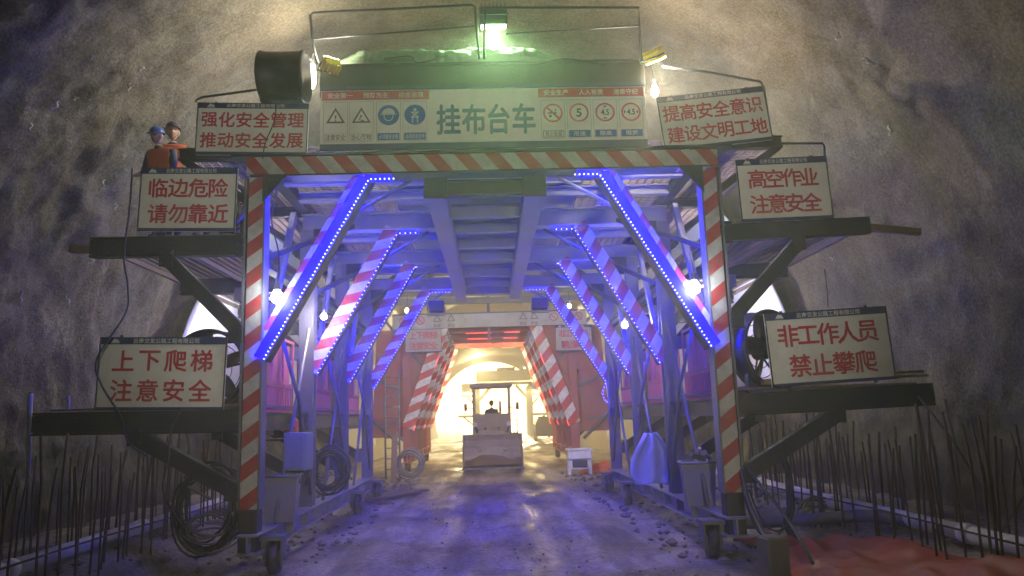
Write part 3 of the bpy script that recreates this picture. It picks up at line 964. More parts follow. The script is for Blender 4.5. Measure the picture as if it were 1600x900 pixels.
# ================================================================ SIGNS
def corner_sign(name, label, corners, Y, lines, header=True, footer=True, cat="sign", sheet='sign_white'):
    """a sheet sign whose four corners are read on the plane y = Y"""
    tl, tr, bl, br = [at(u, v, Y) for u, v in corners]
    c = (tl + tr + bl + br) / 4
    w = ((tr - tl).length + (br - bl).length) / 2; h = ((tl - bl).length + (tr - br).length) / 2
    ang = math.atan2((tr.z - tl.z + br.z - bl.z) / 2, w)
    t = thing(name, label, cat, c, (0, -ang, 0))
    mb = MB(); mb.cbox((0, 0.02, 0), (w, 0.035, h), 0.004); mb.build("board", M[sheet], t)
    hh = 0.085 * h / 0.85
    if header:
        mb = MB(); mb.box((0, -0.001, h / 2 - hh / 2), (w + 0.004, 0.012, hh)); hb = mb.build("header_band", M['sign_navy'], t)
        mb = MB(); write(mb, COMPANY, 0.02 * w, h / 2 - hh * 0.52, hh * 0.66, 0.012, w * 0.52, -0.0095)
        x = -w * 0.38; z = h / 2 - hh * 0.5
        mb.poly([(x - 0.05, z - 0.02), (x - 0.01, z + 0.03), (x + 0.005, z + 0.008), (x + 0.02, z + 0.02), (x + 0.055, z - 0.02)], -0.0095)
        mb.poly([(x - 0.055, z - 0.032), (x - 0.05, z - 0.025), (x + 0.055, z - 0.025), (x + 0.05, z - 0.032)], -0.0095)
        mb.build("lettering", M['sign_text'], hb)
    if footer:
        mb = MB(); mb.box((0, -0.001, -h / 2 + 0.02), (w + 0.004, 0.012, 0.04)); mb.build("footer_band", M['sign_navy'], t)
    zs = (h / 2 - hh) ; ze = -h / 2 + 0.04
    span = zs - ze
    mb = MB()
    n = len(lines)
    for i, (txt, wf, dx) in enumerate(lines):
        cz = zs - span * ((i + 0.5) / n) + (0.01 if i else -0.01)
        k = len([q for q in txt if q != ' '])
        sz = span * 0.37
        # letter by letter, so the spacing follows the sign
        ww = w * wf; step = (ww - sz) / max(1, k - 1)
        for j, ch in enumerate(txt):
            write_char(mb, ch, dx * w - ww / 2 + sz / 2 + step * j, cz, sz)
    mb.build("lettering", M['sign_red'], t)
    mb = MB()
    for sx in (-1, 1):
        mb.box((sx * (w / 2 - 0.006), 0.006, 0), (0.010, 0.05, h)); mb.box((sx * w * 0.35, 0.055, 0), (0.03, 0.03, h + 0.06))
    mb.build("frame", M['steel'], t)
    return t


def write_char(mb, ch, cx, cz, sz, bold=0.02, y=-0.003):
    # heavier strokes: the regular letter laid over itself a few times, a hair apart
    vs, fs = text_mesh(ch, 1.0, 0.0)
    for k, (dx, dz) in enumerate(((0, 0), (1, 0.5), (-1, -0.5), (0.5, -1), (-0.5, 1))):
        mb.add([(cx + (v[0] + dx * bold) * sz, y - 0.0006 * k, cz + (v[1] + dz * bold) * sz) for v in vs], fs)


SIGNS = [
    ("warning_sign", "white sign with two lines of six red characters, under the black air duct", [(306, 158), (481, 165), (308, 244), (481, 240)], 9.93, [("强化安全管理", 0.93, 0), ("推动安全发展", 0.93, 0)]),
    ("warning_sign", "white sign with two lines of six red characters, under the sloping bent rail", [(1028, 150), (1195, 137), (1036, 240), (1205, 215)], 9.93, [("提高安全意识", 0.93, 0), ("建设文明工地", 0.93, 0.01)]),
    ("warning_sign", "white sign with two four-character red lines, directly below the two workers", [(218, 262), (369, 262), (218, 361), (369, 361)], 9.93, [("临边危险", 0.84, 0), ("请勿靠近", 0.84, 0.01)]),
    ("warning_sign", "white sign with two four-character red lines, under the small bent rail opposite the workers", [(1150, 250), (1292, 243), (1158, 347), (1301, 341)], 9.93, [("高空作业", 0.79, 0.0), ("注意安全", 0.79, 0.0)]),
    ("warning_sign", "white sign with two four-character red lines, crossed by a hanging black cable", [(153, 527), (352, 527), (153, 641), (352, 641)], 9.93, [("上下爬梯", 0.80, 0), ("注意安全", 0.80, 0)]),
    ("warning_sign", "tilted white sign with five red characters above four, beside the large ring fan", [(1196, 490), (1388, 478), (1205, 606), (1395, 592)], 9.93, [("非工作人员", 0.84, 0), ("禁止攀爬", 0.72, 0.01)]),
]
for nm, lb, cs, Y, ln in SIGNS:
    corner_sign(nm, lb, cs, Y, ln)


def triangle_pict(mb, cx, cz, r, y=-0.003):
    def tri(k):
        return [(cx + k * math.cos(a), cz + k * math.sin(a)) for a in (PI / 2, PI / 2 + 2 * PI / 3, PI / 2 + 4 * PI / 3)]
    o, i = tri(r), tri(r * 0.70)
    vs = [(p[0], y, p[1]) for p in o + i]
    mb.add(vs, [(0, 1, 4, 3), (1, 2, 5, 4), (2, 0, 3, 5)])


class Ink:
    def __init__(self, mb, k): self.mb, self.k = mb, k
    def add(self, *q): self.mb.cur = self.k; self.mb.add(*q)
    def poly(self, *q): self.mb.cur = self.k; self.mb.poly(*q)
    def disc(self, *q): self.mb.cur = self.k; self.mb.disc(*q)


def header_sign():
    tl, tr, bl, br = [at(u, v, 9.9) for u, v in ((497, 139), (1013, 128), (497, 236), (1013, 238))]
    c = (tl + tr + bl + br) / 4
    w = 4.34; h = 0.84
    t = thing("header_sign", "long white board with big teal characters and safety pictograms over the front gantry", "sign", c, (0, R(0.3), 0))
    mb = MB(); mb.cbox((0, 0.02, 0), (w, 0.04, h), 0.004); mb.build("board", M['sign_white'], t)
    mb = MB(); mb.box((0, -0.001, -h / 2 + 0.045), (w + 0.006, 0.014, 0.09)); mb.build("footer_band", M['sign_navy'], t)
    mb = MB(); mb.box((0, 0.0, h / 2 + 0.03), (w + 0.006, 0.03, 0.06)); hb = mb.build("header_band", M['sign_navy'], t)
    mb = MB(); write(mb, COMPANY, -1.45, h / 2 + 0.03, 0.045, 0.01, 0.75, -0.017); mb.build("lettering", M['steel_grey'], hb)
    for s, txt in ((-1, ("安全第一", "预防为主", "综合治理")), (1, ("安全生产", "人人有责", "遵章守纪"))):
        mb = MB(); mb.box((s * 1.44, -0.002, h / 2 - 0.075), (1.42, 0.01, 0.125)); rb = mb.build("red_band", M['sign_redband'], t)
        mb = MB()
        for j, q in enumerate(txt):
            write(mb, q, s * 1.44 + (j - 1) * 0.47, h / 2 - 0.075, 0.075, 0.012, 0.33, -0.009)
        mb.build("lettering", M['sign_text'], rb)
    # the four big characters
    mb = MB()
    for j, ch in enumerate("挂布台车"):
        write_char(mb, ch, -0.455 + j * 0.335 - 0.02, -0.0, 0.335, 0.024, -0.003)
    vs2 = []
    for (x, y, z) in mb.v:
        vs2.append((x, y, z * 1.32 - 0.01))
    mb.v = vs2
    mb.build("lettering", M['sign_teal'], t)
    # pictogram cells
    xs = [-1.97, -1.63, -1.27, -0.92]
    caps = ["注意安全", "当心落物", "必须戴安全帽", "必须系安全带"]
    mats = [M['sign_black'], M['sign_blue'], M['sign_text'], M['sign_redband'], M['steel_grey']]
    for j, x in enumerate(xs):
        cell = MB(); blk, blu, wht, red, grd = [Ink(cell, q) for q in range(5)]
        for (a, b, cc, d) in ((-0.16, -0.30, 0.16, -0.296), (-0.16, 0.255, 0.16, 0.259), (-0.16, -0.30, -0.156, 0.255), (0.156, -0.30, 0.16, 0.255)):
            grd.poly([(x + a, b), (x + cc, b), (x + cc, d), (x + a, d)], -0.0025)
        if j < 2:
            triangle_pict(blk, x, 0.035, 0.145)
            if j == 0:
                blk.poly([(x - 0.011, 0.075), (x + 0.011, 0.075), (x + 0.006, 0.015), (x - 0.006, 0.015)], -0.003); blk.disc((x, -0.005), 0.010, 10, -0.003)
            else:
                blk.poly([(x - 0.02, -0.015), (x + 0.045, -0.015), (x + 0.02, 0.01)], -0.003)
                blk.poly([(x - 0.012, 0.075), (x + 0.012, 0.06), (x + 0.0, 0.035), (x - 0.02, 0.05)], -0.003)
                blk.poly([(x - 0.035, 0.0), (x - 0.015, 0.0), (x - 0.005, 0.03), (x - 0.02, 0.035)], -0.003)
            write(blk, caps[j], x, -0.235, 0.075, 0.008, 0.26, -0.003)
            for (a, b, cc, d) in ((-0.14, -0.283, 0.14, -0.28), (-0.14, -0.19, 0.14, -0.187), (-0.14, -0.283, -0.137, -0.187), (0.137, -0.283, 0.14, -0.187)):
                blk.poly([(x + a, b), (x + cc, b), (x + cc, d), (x + a, d)], -0.003)
        else:
            blu.disc((x, 0.065), 0.142, 32, -0.003)
            blu.poly([(x - 0.145, -0.285), (x + 0.145, -0.285), (x + 0.145, -0.185), (x - 0.145, -0.185)], -0.003)
            write(wht, caps[j], x, -0.235, 0.065, 0.006, 0.25, -0.0055)
            if j == 2:   # helmeted face
                pts = [(x + 0.085 * math.cos(a * PI / 12), 0.085 + 0.075 * math.sin(a * PI / 12)) for a in range(13)]
                wht.poly(pts, -0.0055)
                wht.poly([(x - 0.1, 0.083), (x + 0.1, 0.083), (x + 0.1, 0.07), (x - 0.1, 0.07)], -0.0055)
                wht.disc((x, 0.045), 0.065, 20, -0.0055, 0.055)
            else:        # harness figure
                wht.disc((x + 0.0, 0.135), 0.022, 14, -0.0055)
                for (p, q) in (((-0.045, 0.1), (0.045, 0.03)), ((0.045, 0.1), (-0.045, 0.03)), ((-0.05, 0.03), (0.05, 0.03)), ((-0.03, 0.02), (-0.035, -0.045)), ((0.03, 0.02), (0.035, -0.045)), ((-0.05, 0.1), (0.05, 0.1))):
                    d = Vector((q[0] - p[0], q[1] - p[1])).normalized() * 0.007
                    wht.poly([(x + p[0] - d.y, p[1] + d.x), (x + p[0] + d.y, p[1] - d.x), (x + q[0] + d.y, q[1] - d.x), (x + q[0] - d.y, q[1] + d.x)], -0.0055)
        cell.build("pictogram", mats, t)
    xr = [0.92, 1.27, 1.62, 1.97]
    for j, x in enumerate(xr):
        cell = MB(); blk, blu, wht, red, grd = [Ink(cell, q) for q in range(5)]
        for (a, b, cc, d) in ((-0.16, -0.30, 0.16, -0.296), (-0.16, 0.24, 0.16, 0.244), (-0.16, -0.30, -0.156, 0.24), (0.156, -0.30, 0.16, 0.24)):
            grd.poly([(x + a, b), (x + cc, b), (x + cc, d), (x + a, d)], -0.0025)
        red.disc((x, 0.06), 0.132, 32, -0.003, 0.108)
        if j == 0:
            d = 0.010
            red.poly([(x - 0.085 - d, 0.06 + 0.085 - d), (x - 0.085 + d, 0.06 + 0.085 + d), (x + 0.085 + d, 0.06 - 0.085 + d), (x + 0.085 - d, 0.06 - 0.085 - d)], -0.004)
            blk.poly([(x - 0.07, 0.05), (x + 0.05, 0.05), (x + 0.05, 0.068), (x - 0.07, 0.068)], -0.003)
            blk.poly([(x + 0.02, 0.08), (x + 0.035, 0.08), (x + 0.05, 0.115), (x + 0.035, 0.115)], -0.003)
            blk.poly([(x - 0.05, 0.0), (x - 0.02, 0.0), (x - 0.02, 0.035), (x - 0.05, 0.035)], -0.003)
            write(blk, "禁止吸烟", x, -0.235, 0.07, 0.006, 0.22, -0.003)
            for (a, b, cc, dd) in ((-0.14, -0.283, 0.14, -0.275), (-0.14, -0.195, 0.14, -0.187), (-0.14, -0.283, -0.132, -0.187), (0.132, -0.283, 0.14, -0.187)):
                blk.poly([(x + a, b), (x + cc, b), (x + cc, dd), (x + a, dd)], -0.003)
        else:
            write(blk, ("5", "4.5", "4.5")[j - 1], x, 0.06, 0.16 if j == 1 else 0.10, 0.03, None if j == 1 else 0.11, -0.003)
            if j == 2:
                blk.poly([(x - 0.03, 0.15), (x + 0.03, 0.15), (x, 0.125)], -0.003); blk.poly([(x - 0.03, -0.03), (x, -0.005), (x + 0.03, -0.03)], -0.003)
            if j == 3:
                blk.poly([(x - 0.095, 0.03), (x - 0.07, 0.06), (x - 0.095, 0.09)], -0.003); blk.poly([(x + 0.095, 0.03), (x + 0.095, 0.09), (x + 0.07, 0.06)], -0.003)
            blu.poly([(x - 0.145, -0.285), (x + 0.145, -0.285), (x + 0.145, -0.185), (x - 0.145, -0.185)], -0.003)
            write(wht, ("限速", "限高", "限宽")[j - 1], x, -0.235, 0.065, 0.01, 0.16, -0.0055)
        cell.build("pictogram", mats, t)


header_sign()

# ================================================================ LAMPS
def flood(label, loc, aim, size, energy, col, body, glass, spot=150, group=None):
    """flood lamp: ribbed housing, glass face, yoke"""
    t = thing("flood_lamp", label, "lamp", loc, (0, 0, 0), group)
    t.rotation_euler = Vector(aim).to_track_quat('-Y', 'Z').to_euler()
    w, h, d = size
    mb = MB(); mb.cbox((0, d / 2, 0), (w, d, h), 0.02)
    for i in range(7):
        mb.box((-w * 0.42 + w * 0.84 * i / 6, d + 0.02, 0), (0.012, 0.05, h * 0.85))
    mb.build("housing", body, t)
    mb = MB(); mb.box((0, -0.004, 0), (w * 0.88, 0.008, h * 0.84)); mb.build("glass", glass, t)
    mb = MB(); mb.tube([(-w / 2 - 0.02, d / 2, 0), (-w / 2 - 0.02, d / 2, -h * 0.75), (w / 2 + 0.02, d / 2, -h * 0.75), (w / 2 + 0.02, d / 2, 0)], 0.012, 6); mb.build("yoke", M['steel'], t)
    lamp(t, 'SPOT', (0, -0.06, 0), energy, col, 0.06, spot, (0, -1, 0))
    return t


P = at(771, 42, 10.62)
flood("square flood lamp with green white glare on the rail post at the gantry top", P + Vector((0, 0, -0.0)), (0, 0.24, -0.97), (0.40, 0.26, 0.26), 1900, (0.55, 1.0, 0.45), M["steel"], M["glow_green"], 168)
P = at(515, 97, 10.0)
flood("yellow flood lamp beside the black air duct", P, (-0.3, 0.4, 0.85), (0.24, 0.17, 0.12), 90, (1.0, 0.9, 0.62), M['yellow'], M['glow_warm'], 160)
P = at(1025, 95, 10.0)
flood("yellow flood lamp facing down above a bare bulb at the end of the header board", P, (0.35, 0.35, -0.8), (0.26, 0.20, 0.12), 110, (1.0, 0.9, 0.65), M['yellow'], M['glow_warm'], 165)


def bulb(label, loc, energy, col, glass, r=0.05, name="work_lamp", group=None, stretch=1.0):
    t = thing(name, label, "lamp", loc, (0, 0, 0), group)
    mb = MB()
    n = 14; vs = []
    prof = [(0.0, -1.0), (0.5, -0.86), (0.87, -0.5), (1.0, 0.0), (0.87, 0.5), (0.6, 0.9), (0.4, 1.3)]
    for (rr, zz) in prof:
        vs += [(max(rr, 0.02) * r * math.cos(2 * PI * j / n), max(rr, 0.02) * r * math.sin(2 * PI * j / n), zz * r * stretch) for j in range(n)]
    mb.add(vs, [(i * n + j, i * n + (j + 1) % n, (i + 1) * n + (j + 1) % n, (i + 1) * n + j) for i in range(len(prof) - 1) for j in range(n)], True)
    mb.build("bulb", glass, t)
    top = 1.3 * r * stretch
    mb = MB(); mb.cyl((0, 0, top - 0.005), (0, 0, top + r * 0.9), r * 0.45, 12); mb.cyl((0, 0, top + r * 0.9), (0, 0, top + r * 1.1), r * 0.55, 12); mb.build("socket", M['black'], t)
    mb = MB(); mb.tube([(0, 0, top + r), (0.01, 0.05, top + r + 0.15), (0.0, 0.12, top + r + 0.3)], 0.008, 6); mb.build("cord", M['cable'], t)
    lamp(t, 'POINT', (0, -r * 1.6, 0), energy, col, r * 0.9)
    return t


bulb("long white work bulb glaring between the black air duct and the header board", at(488, 122, 10.95), 260, (1.0, 0.97, 0.8), M['glow_warm'], 0.055, stretch=3.2)
bulb("bare white bulb hanging under the yellow flood lamp at the end of the header board", at(1023, 143, 10.7), 330, (1.0, 0.88, 0.66), M['glow_warm'], 0.055, stretch=1.6)
bulb("bare white bulb between striped post and front brace on the workers' side", at(433, 465, 9.80), 9, (0.90, 0.96, 1.0), M['glow_cool'], 0.078)
bulb("bare white bulb between striped post and front brace on the big ring fan's side", at(1085, 450, 9.80), 9, (0.90, 0.96, 1.0), M['glow_cool'], 0.078)
bulb("smaller bare bulb at the second frame above the blue cabinet", at(506, 495, 12.6), 50, (1.0, 0.93, 0.85), M['glow_cool'], 0.05)
bulb("smaller bare bulb at the third frame beside a grey post", at(976, 508, 14.0), 50, (1.0, 0.93, 0.85), M['glow_cool'], 0.055)
for s in (-1, 1):  # rear bulbs and floods are added to brighten loader and second trolley
    bulb("added white bulb under the rear crossbeam of the front gantry, " + ("ladder side" if s < 0 else "white cabinet side"), (2.05 * s, 19.55, 4.55), 8, (1.0, 0.93, 0.8), M['glow_warm'], 0.05)
    flood("added flood lamp on the rear crossbeam shining at the second trolley, " + ("ladder side" if s < 0 else "white cabinet side"), (1.3 * s, 19.5, 4.6), (0, 1, -0.14), (0.4, 0.3, 0.14), 650, (1.0, 0.90, 0.66), M['steel'], M['glow_warm'], 110)
# lamps standing on the decks behind the signs: they light the bore and shine through the mesh
for (x, y, z, lb) in ((-3.6, 13.8, 6.3, "white bulb over the mesh roof behind the air duct"), (3.6, 13.8, 6.3, "white bulb over the mesh roof behind the sign with the sloping rail"),
                      (-4.6, 16.5, 3.6, "white bulb over the lower deck on the workers' side, far behind the cable-crossed sign"), (4.6, 16.5, 3.6, "white bulb over the lower deck far behind the large ring fan")):
    bulb(lb, (x, y, z), 190, (1.0, 0.97, 0.88), M['glow_cool'], 0.05)


# ================================================================ FANS, DUCT, SHEET ROLL
def ring_fan(label, c, r, axis, blades=5, legs=True, group="ring fans on the side decks"):
    t = thing("ring_fan", label, "fan", c, (0, 0, 0), group)
    a = Vector(axis).normalized()
    t.rotation_euler = a.to_track_quat('-Y', 'Z').to_euler()
    mb = MB(); mb.ring((0, 0, 0), (0, 1, 0), r, r - 0.025, r * 0.55, 44)
    for y in (-r * 0.27, r * 0.27):
        mb.tube([(r * 1.01 * math.cos(2 * PI * j / 44), y, r * 1.01 * math.sin(2 * PI * j / 44)) for j in range(44)], 0.014, 6, closed=True)
    mb.build("fan_ring", M['black'], t)
    mb = MB(); mb.cyl((0, -r * 0.12, 0), (0, r * 0.3, 0), r * 0.24, 20); mb.build("motor", M['steel'], t)
    for k in range(blades):
        ang = 2 * PI * k / blades + 0.4
        vs = []
        for i in range(7):
            u = i / 6; rr = r * (0.2 + 0.72 * u); wd = r * (0.16 + 0.2 * math.sin(PI * (0.15 + 0.75 * u)))
            for (q, tw) in ((-1, -0.5), (1, 0.5)):
                aa = ang + q * wd / rr * 0.55
                vs.append((rr * math.cos(aa), tw * wd * (0.9 - 0.4 * u) - r * 0.02, rr * math.sin(aa)))
        n = len(vs)
        vs += [(x, y + 0.012, z) for x, y, z in vs]
        fs = []
        for i in range(6):
            fs += [(2 * i, 2 * i + 1, 2 * i + 3, 2 * i + 2), (n + 2 * i, n + 2 * i + 2, n + 2 * i + 3, n + 2 * i + 1), (2 * i, 2 * i + 2, n + 2 * i + 2, n + 2 * i), (2 * i + 1, n + 2 * i + 1, n + 2 * i + 3, 2 * i + 3)]
        fs += [(0, n, n + 1, 1), (n - 2, n - 1, 2 * n - 1, 2 * n - 2)]
        mb = MB(); mb.add(vs, fs, True); mb.build("blade", M['black'], t)
    mb = MB()
    for k in range(3):
        ang = PI * k / 3 + 0.2
        mb.tube([(-r * math.cos(ang), r * 0.25, -r * math.sin(ang)), (r * math.cos(ang), r * 0.25, r * math.sin(ang))], 0.016, 6)
    for rr in (0.45, 0.7, 0.87):
        mb.tube([(r * rr * math.cos(2 * PI * j / 36), r * 0.24, r * rr * math.sin(2 * PI * j / 36)) for j in range(36)], 0.006, 5, closed=True)
    mb.build("guard", M['black'], t)
    if legs:
        for s in (-1, 1):
            mb = MB(); mb.bar((s * r * 0.75, 0, -r * 0.62), (s * r * 0.8, 0, -r - 0.10), 0.05, 0.06); mb.bar((s * r * 0.8, -0.28, -r - 0.10), (s * r * 0.8, 0.28, -r - 0.10), 0.05, 0.04); mb.build("stand", M['steel'], t)
    return t


ring_fan("black ring fan partly hidden behind the cable-crossed sign of the lower deck", at(330, 577, 10.35), 0.50, (-0.1, -1, 0))
ring_fan("large grey ring fan beside the tilted sign with five red characters", at(1196, 547, 10.45), 0.52, (0.55, -1, 0.05))
ring_fan("small black ring fan showing past the edge of the sign below the two workers", at(352, 322, 10.4), 0.34, (-0.2, -1, 0), 5)

t = thing("air_duct", "short black air duct drum on the gantry roof above a six-character sign", "air duct", at(444, 120, 10.15))
mb = MB(); n = 40
for k in range(5):
    pass
vs = []; prof = [(-0.30, 0.335), (-0.29, 0.35), (-0.26, 0.35), (-0.25, 0.338), (0.0, 0.332), (0.25, 0.338), (0.26, 0.352), (0.295, 0.352), (0.30, 0.335), (0.30, 0.31), (-0.30, 0.31)]
for (x, r) in prof:
    vs += [(x * 1.03, r * math.cos(2 * PI * j / n), r * math.sin(2 * PI * j / n)) for j in range(n)]
k = len(prof)
mb.add(vs, [(i * n + j, i * n + (j + 1) % n, ((i + 1) % k) * n + (j + 1) % n, ((i + 1) % k) * n + j) for i in range(k) for j in range(n)], True)
mb.build("duct_shell", M['black'], t)
mb = MB(); mb.box((0, 0, -0.40), (0.5, 0.5, 0.10)); mb.bar((-0.2, 0, -0.45), (-0.2, 0, -0.82), 0.08, 0.08); mb.bar((0.2, 0, -0.45), (0.2, 0, -0.82), 0.08, 0.08); mb.build("cradle", M['steel'], t)

# roll of sheet on the top deck
mb = MB(); vs = []; n = 34; L_ = 110
for i in range(L_ + 1):
    u = i / L_
    x = -2.05 + 3.15 * u
    taper = min(1, 0.35 + 6 * min(u, 1 - u))
    for j in range(n):
        a = 2 * PI * j / n
        r = 0.18 * taper * (1 + 0.30 * noise.noise(Vector((x * 2.2, math.cos(a) * 1.6, math.sin(a) * 1.6))) + 0.26 * abs(noise.noise(Vector((x * 6, math.cos(a) * 3, math.sin(a) * 3)))) + 0.12 * noise.noise(Vector((x * 16, math.cos(a) * 5, 5))))
        vs.append((x, 10.55 + 1.25 * r * math.cos(a), 6.83 + r * math.sin(a)))
mb.add(vs, [(i * n + j, i * n + (j + 1) % n, (i + 1) * n + (j + 1) % n, (i + 1) * n + j) for i in range(L_) for j in range(n)] + [list(range(n))[::-1], [L_ * n + j for j in range(n)]], True)
tag(mb.build("sheet_roll", M['tarpgreen']), "dark green crumpled roll of sheet lying along the gantry top", "sheet roll")
mb = MB(); vs = []; nx, ny = 30, 8
for i in range(nx + 1):
    for j in range(ny + 1):
        x = 0.55 + 1.35 * i / nx; y = 10.2 + 0.5 * j / ny
        vs.append((x, y, 6.64 + 0.10 * math.sin(PI * i / nx) * math.sin(PI * j / ny) + 0.05 * abs(noise.noise(Vector((x * 6, y * 6, 1)))) ))
mb.add(vs, [(i * (ny + 1) + j, (i + 1) * (ny + 1) + j, (i + 1) * (ny + 1) + j + 1, i * (ny + 1) + j + 1) for i in range(nx) for j in range(ny)], True)
o = mb.build("crumpled_sheet", M['canvas']); o.modifiers.new("thick", 'SOLIDIFY').thickness = 0.015
tag(o, "pale crumpled plastic sheet beside the green roll on the gantry top", "sheet")


# ================================================================ CABLES, COILS, PIPES
def cable(label, pts, r=0.012, name="hanging_cable", m=None, group=None, sub=10):
    P = [Vector(p) for p in pts]; out = []
    for i in range(len(P) - 1):
        p0, p1, p2, p3 = P[max(0, i - 1)], P[i], P[i + 1], P[min(len(P) - 1, i + 2)]
        for k in range(sub):
            u = k / sub
            out.append(0.5 * ((2 * p1) + (p2 - p0) * u + (2 * p0 - 5 * p1 + 4 * p2 - p3) * u * u + (3 * p1 - p0 - 3 * p2 + p3) * u ** 3))
    out.append(P[-1])
    mb = MB(); mb.tube(out, r, 7)
    return tag(mb.build(name, m or M['cable']), label, "cable", group)


def a2(u, v, Y): return at(u, v, Y)
cable("thin black cable hanging from the upper deck and crossing the face of the lower sign", [a2(207, 262, 9.7), a2(202, 330, 9.6), a2(194, 400, 9.6), a2(200, 450, 9.6), a2(196, 490, 9.6), a2(152, 560, 9.55), a2(158, 600, 9.55), a2(188, 650, 9.55), a2(200, 690, 9.65), a2(228, 712, 9.8)])
cable("thin black cable hanging down over the sign under the air duct", [a2(432, 158, 9.85), a2(428, 190, 9.87), a2(415, 222, 9.87), a2(410, 248, 9.85)], 0.008)
cable("black cable dropping from the lower deck edge to the coil on the ground", [a2(282, 640, 9.9), a2(268, 670, 9.85), a2(262, 720, 9.85), a2(256, 770, 9.85), a2(290, 830, 9.9)], 0.014)
cable("pair of grey hose ends looped under the lower deck above the cable coil", [a2(280, 642, 9.95), a2(296, 700, 10.1), a2(285, 750, 10.1), a2(330, 780, 10.1)], 0.018, "hose", M['hose'])
cable("black cable strung from post to brace behind the plain striped post", [a2(425, 262, 10.1), a2(432, 300, 10.3), a2(424, 340, 10.3), a2(436, 400, 10.3), a2(433, 450, 10.25)], 0.010)
cable("black cable looping on the header box below the guardrail", [a2(600, 92, 10.0), a2(640, 88, 10.0), a2(655, 98, 9.98), a2(700, 86, 10.1)], 0.010)
cable("black cable bunch at the end of the top box by the crumpled sheet", [a2(840, 100, 10.0), a2(880, 92, 10.0), a2(930, 98, 9.95), a2(945, 102, 10.05)], 0.012)
cable("thin cable hanging beside the mesh deck above the tilted sign", [a2(1288, 420, 10.6), a2(1292, 450, 10.6), a2(1294, 480, 10.6)], 0.007)
# cables from the foot of the post down to the red tarpaulin
cable("thick black cable leaning from the strut down to the concrete block", [a2(1158, 735, 9.9), a2(1172, 790, 9.4), a2(1195, 840, 8.9), a2(1207, 864, 8.7)], 0.024)
cable("black bar-like cable crossing the red tarpaulin", [a2(1165, 730, 9.85), a2(1215, 790, 9.3), a2(1245, 835, 8.8), a2(1270, 880, 8.3)], 0.020)
cable("drooping black cable loop by the foot of the striped post", [a2(1160, 770, 9.9), a2(1185, 830, 9.7), a2(1215, 838, 9.6), a2(1228, 800, 9.9)], 0.014)
cable("second drooping black cable loop above the red tarpaulin", [a2(1170, 765, 10.0), a2(1195, 820, 9.7), a2(1225, 826, 9.6), a2(1240, 790, 9.9), a2(1222, 720, 10.1)], 0.012)
cable("fat dusty hose lying beside the red tarpaulin", [(3.35, 10.9, 0.28), (3.8, 10.6, 0.34), (4.2, 10.0, 0.44), (4.5, 9.6, 0.50), (4.75, 8.9, 0.5), (4.7, 8.3, 0.5)], 0.075, "hose", M['hose'])
cable("black hose hanging in a tall curve under the strut on the tarpaulin side", [a2(1218, 700, 10.6), a2(1232, 740, 10.6), a2(1236, 790, 10.5), a2(1228, 815, 10.4), a2(1245, 850, 9.9)], 0.045, "hose", M['cable'])


def coil(label, c, r, turns, thick, m, seed, axis=(0, -1, 0), squash=1.15, name="cable_coil", group=None, spread=0.16):
    rnd = random.Random(seed)
    t = Vector(axis).normalized(); fr = MB.frame((0, 0, 0), t)
    pts = []
    for k in range(turns):
        rr = r * (0.72 + 0.30 * rnd.random()); ox, oz, oy = rnd.uniform(-.08, .08) * r * 2, rnd.uniform(-.08, .08) * r * 2, rnd.uniform(-spread, spread)
        for j in range(26):
            a = 2 * PI * j / 26
            w = 1 + 0.04 * math.sin(3 * a + k)
            pts.append(Vector((ox + rr * w * math.cos(a), oz + rr * w * squash * math.sin(a), oy + 0.02 * math.sin(2 * a + k))))
    mb = MB(); mb.tube([Vector(c) + fr @ p for p in pts], thick, 6)
    return tag(mb.build(name, m), label, "cable coil", group)


coil("big loose coil of black cable hanging from the strut beside the striped post", at(325, 795, 10.2), 0.40, 15, 0.013, M['cable'], 3, squash=1.35)
coil("tangle of black cable heaped on the ground ledge under the larger coil", at(330, 832, 10.25), 0.32, 9, 0.014, M['hose'], 4, axis=(0.2, -0.6, 0.8), squash=0.8)
coil("coil of black cable hanging behind the tall grey bin of the gantry side", at(515, 735, 13.4), 0.30, 10, 0.018, M['cable'], 5, squash=1.2)
coil("loose coil of pale hose standing by the foot of the ladder", at(640, 724, 24.5), 0.42, 10, 0.022, M['hose'], 6, squash=1.0)
coil("flat tangle of dusty cable on the ledge behind the drooping loops", at(1290, 818, 10.9), 0.40, 6, 0.018, M['hose'], 8, axis=(0.0, -0.5, 0.85))

for s, lb in ((-1, "white plastic pipe along the ground ledge behind the rebar, workers' side"), (1, "white plastic pipe along the ground ledge behind the rebar, red tarpaulin side")):
    t = thing("wall_pipe", lb, "pipe", (4.72 * s, 0, 0.52))
    y = -4.0
    while y < 15:
        mb = MB(); mb.tube([(0.02 * math.sin(y), y, 0.02 * math.sin(y * 2)), (0.02 * math.sin(y + 3), y + 2.96, 0.02 * math.sin(y * 2 + 6))], 0.085, 14); mb.build("pipe_length", M['pipe'], t)
        mb = MB(); mb.tube([(0.02 * math.sin(y + 3), y + 2.9, 0.02 * math.sin(y * 2 + 6)), (0.02 * math.sin(y + 3), y + 3.06, 0.02 * math.sin(y * 2 + 6))], 0.10, 14); mb.build("coupling", M['pipe'], t)
        y += 3.0

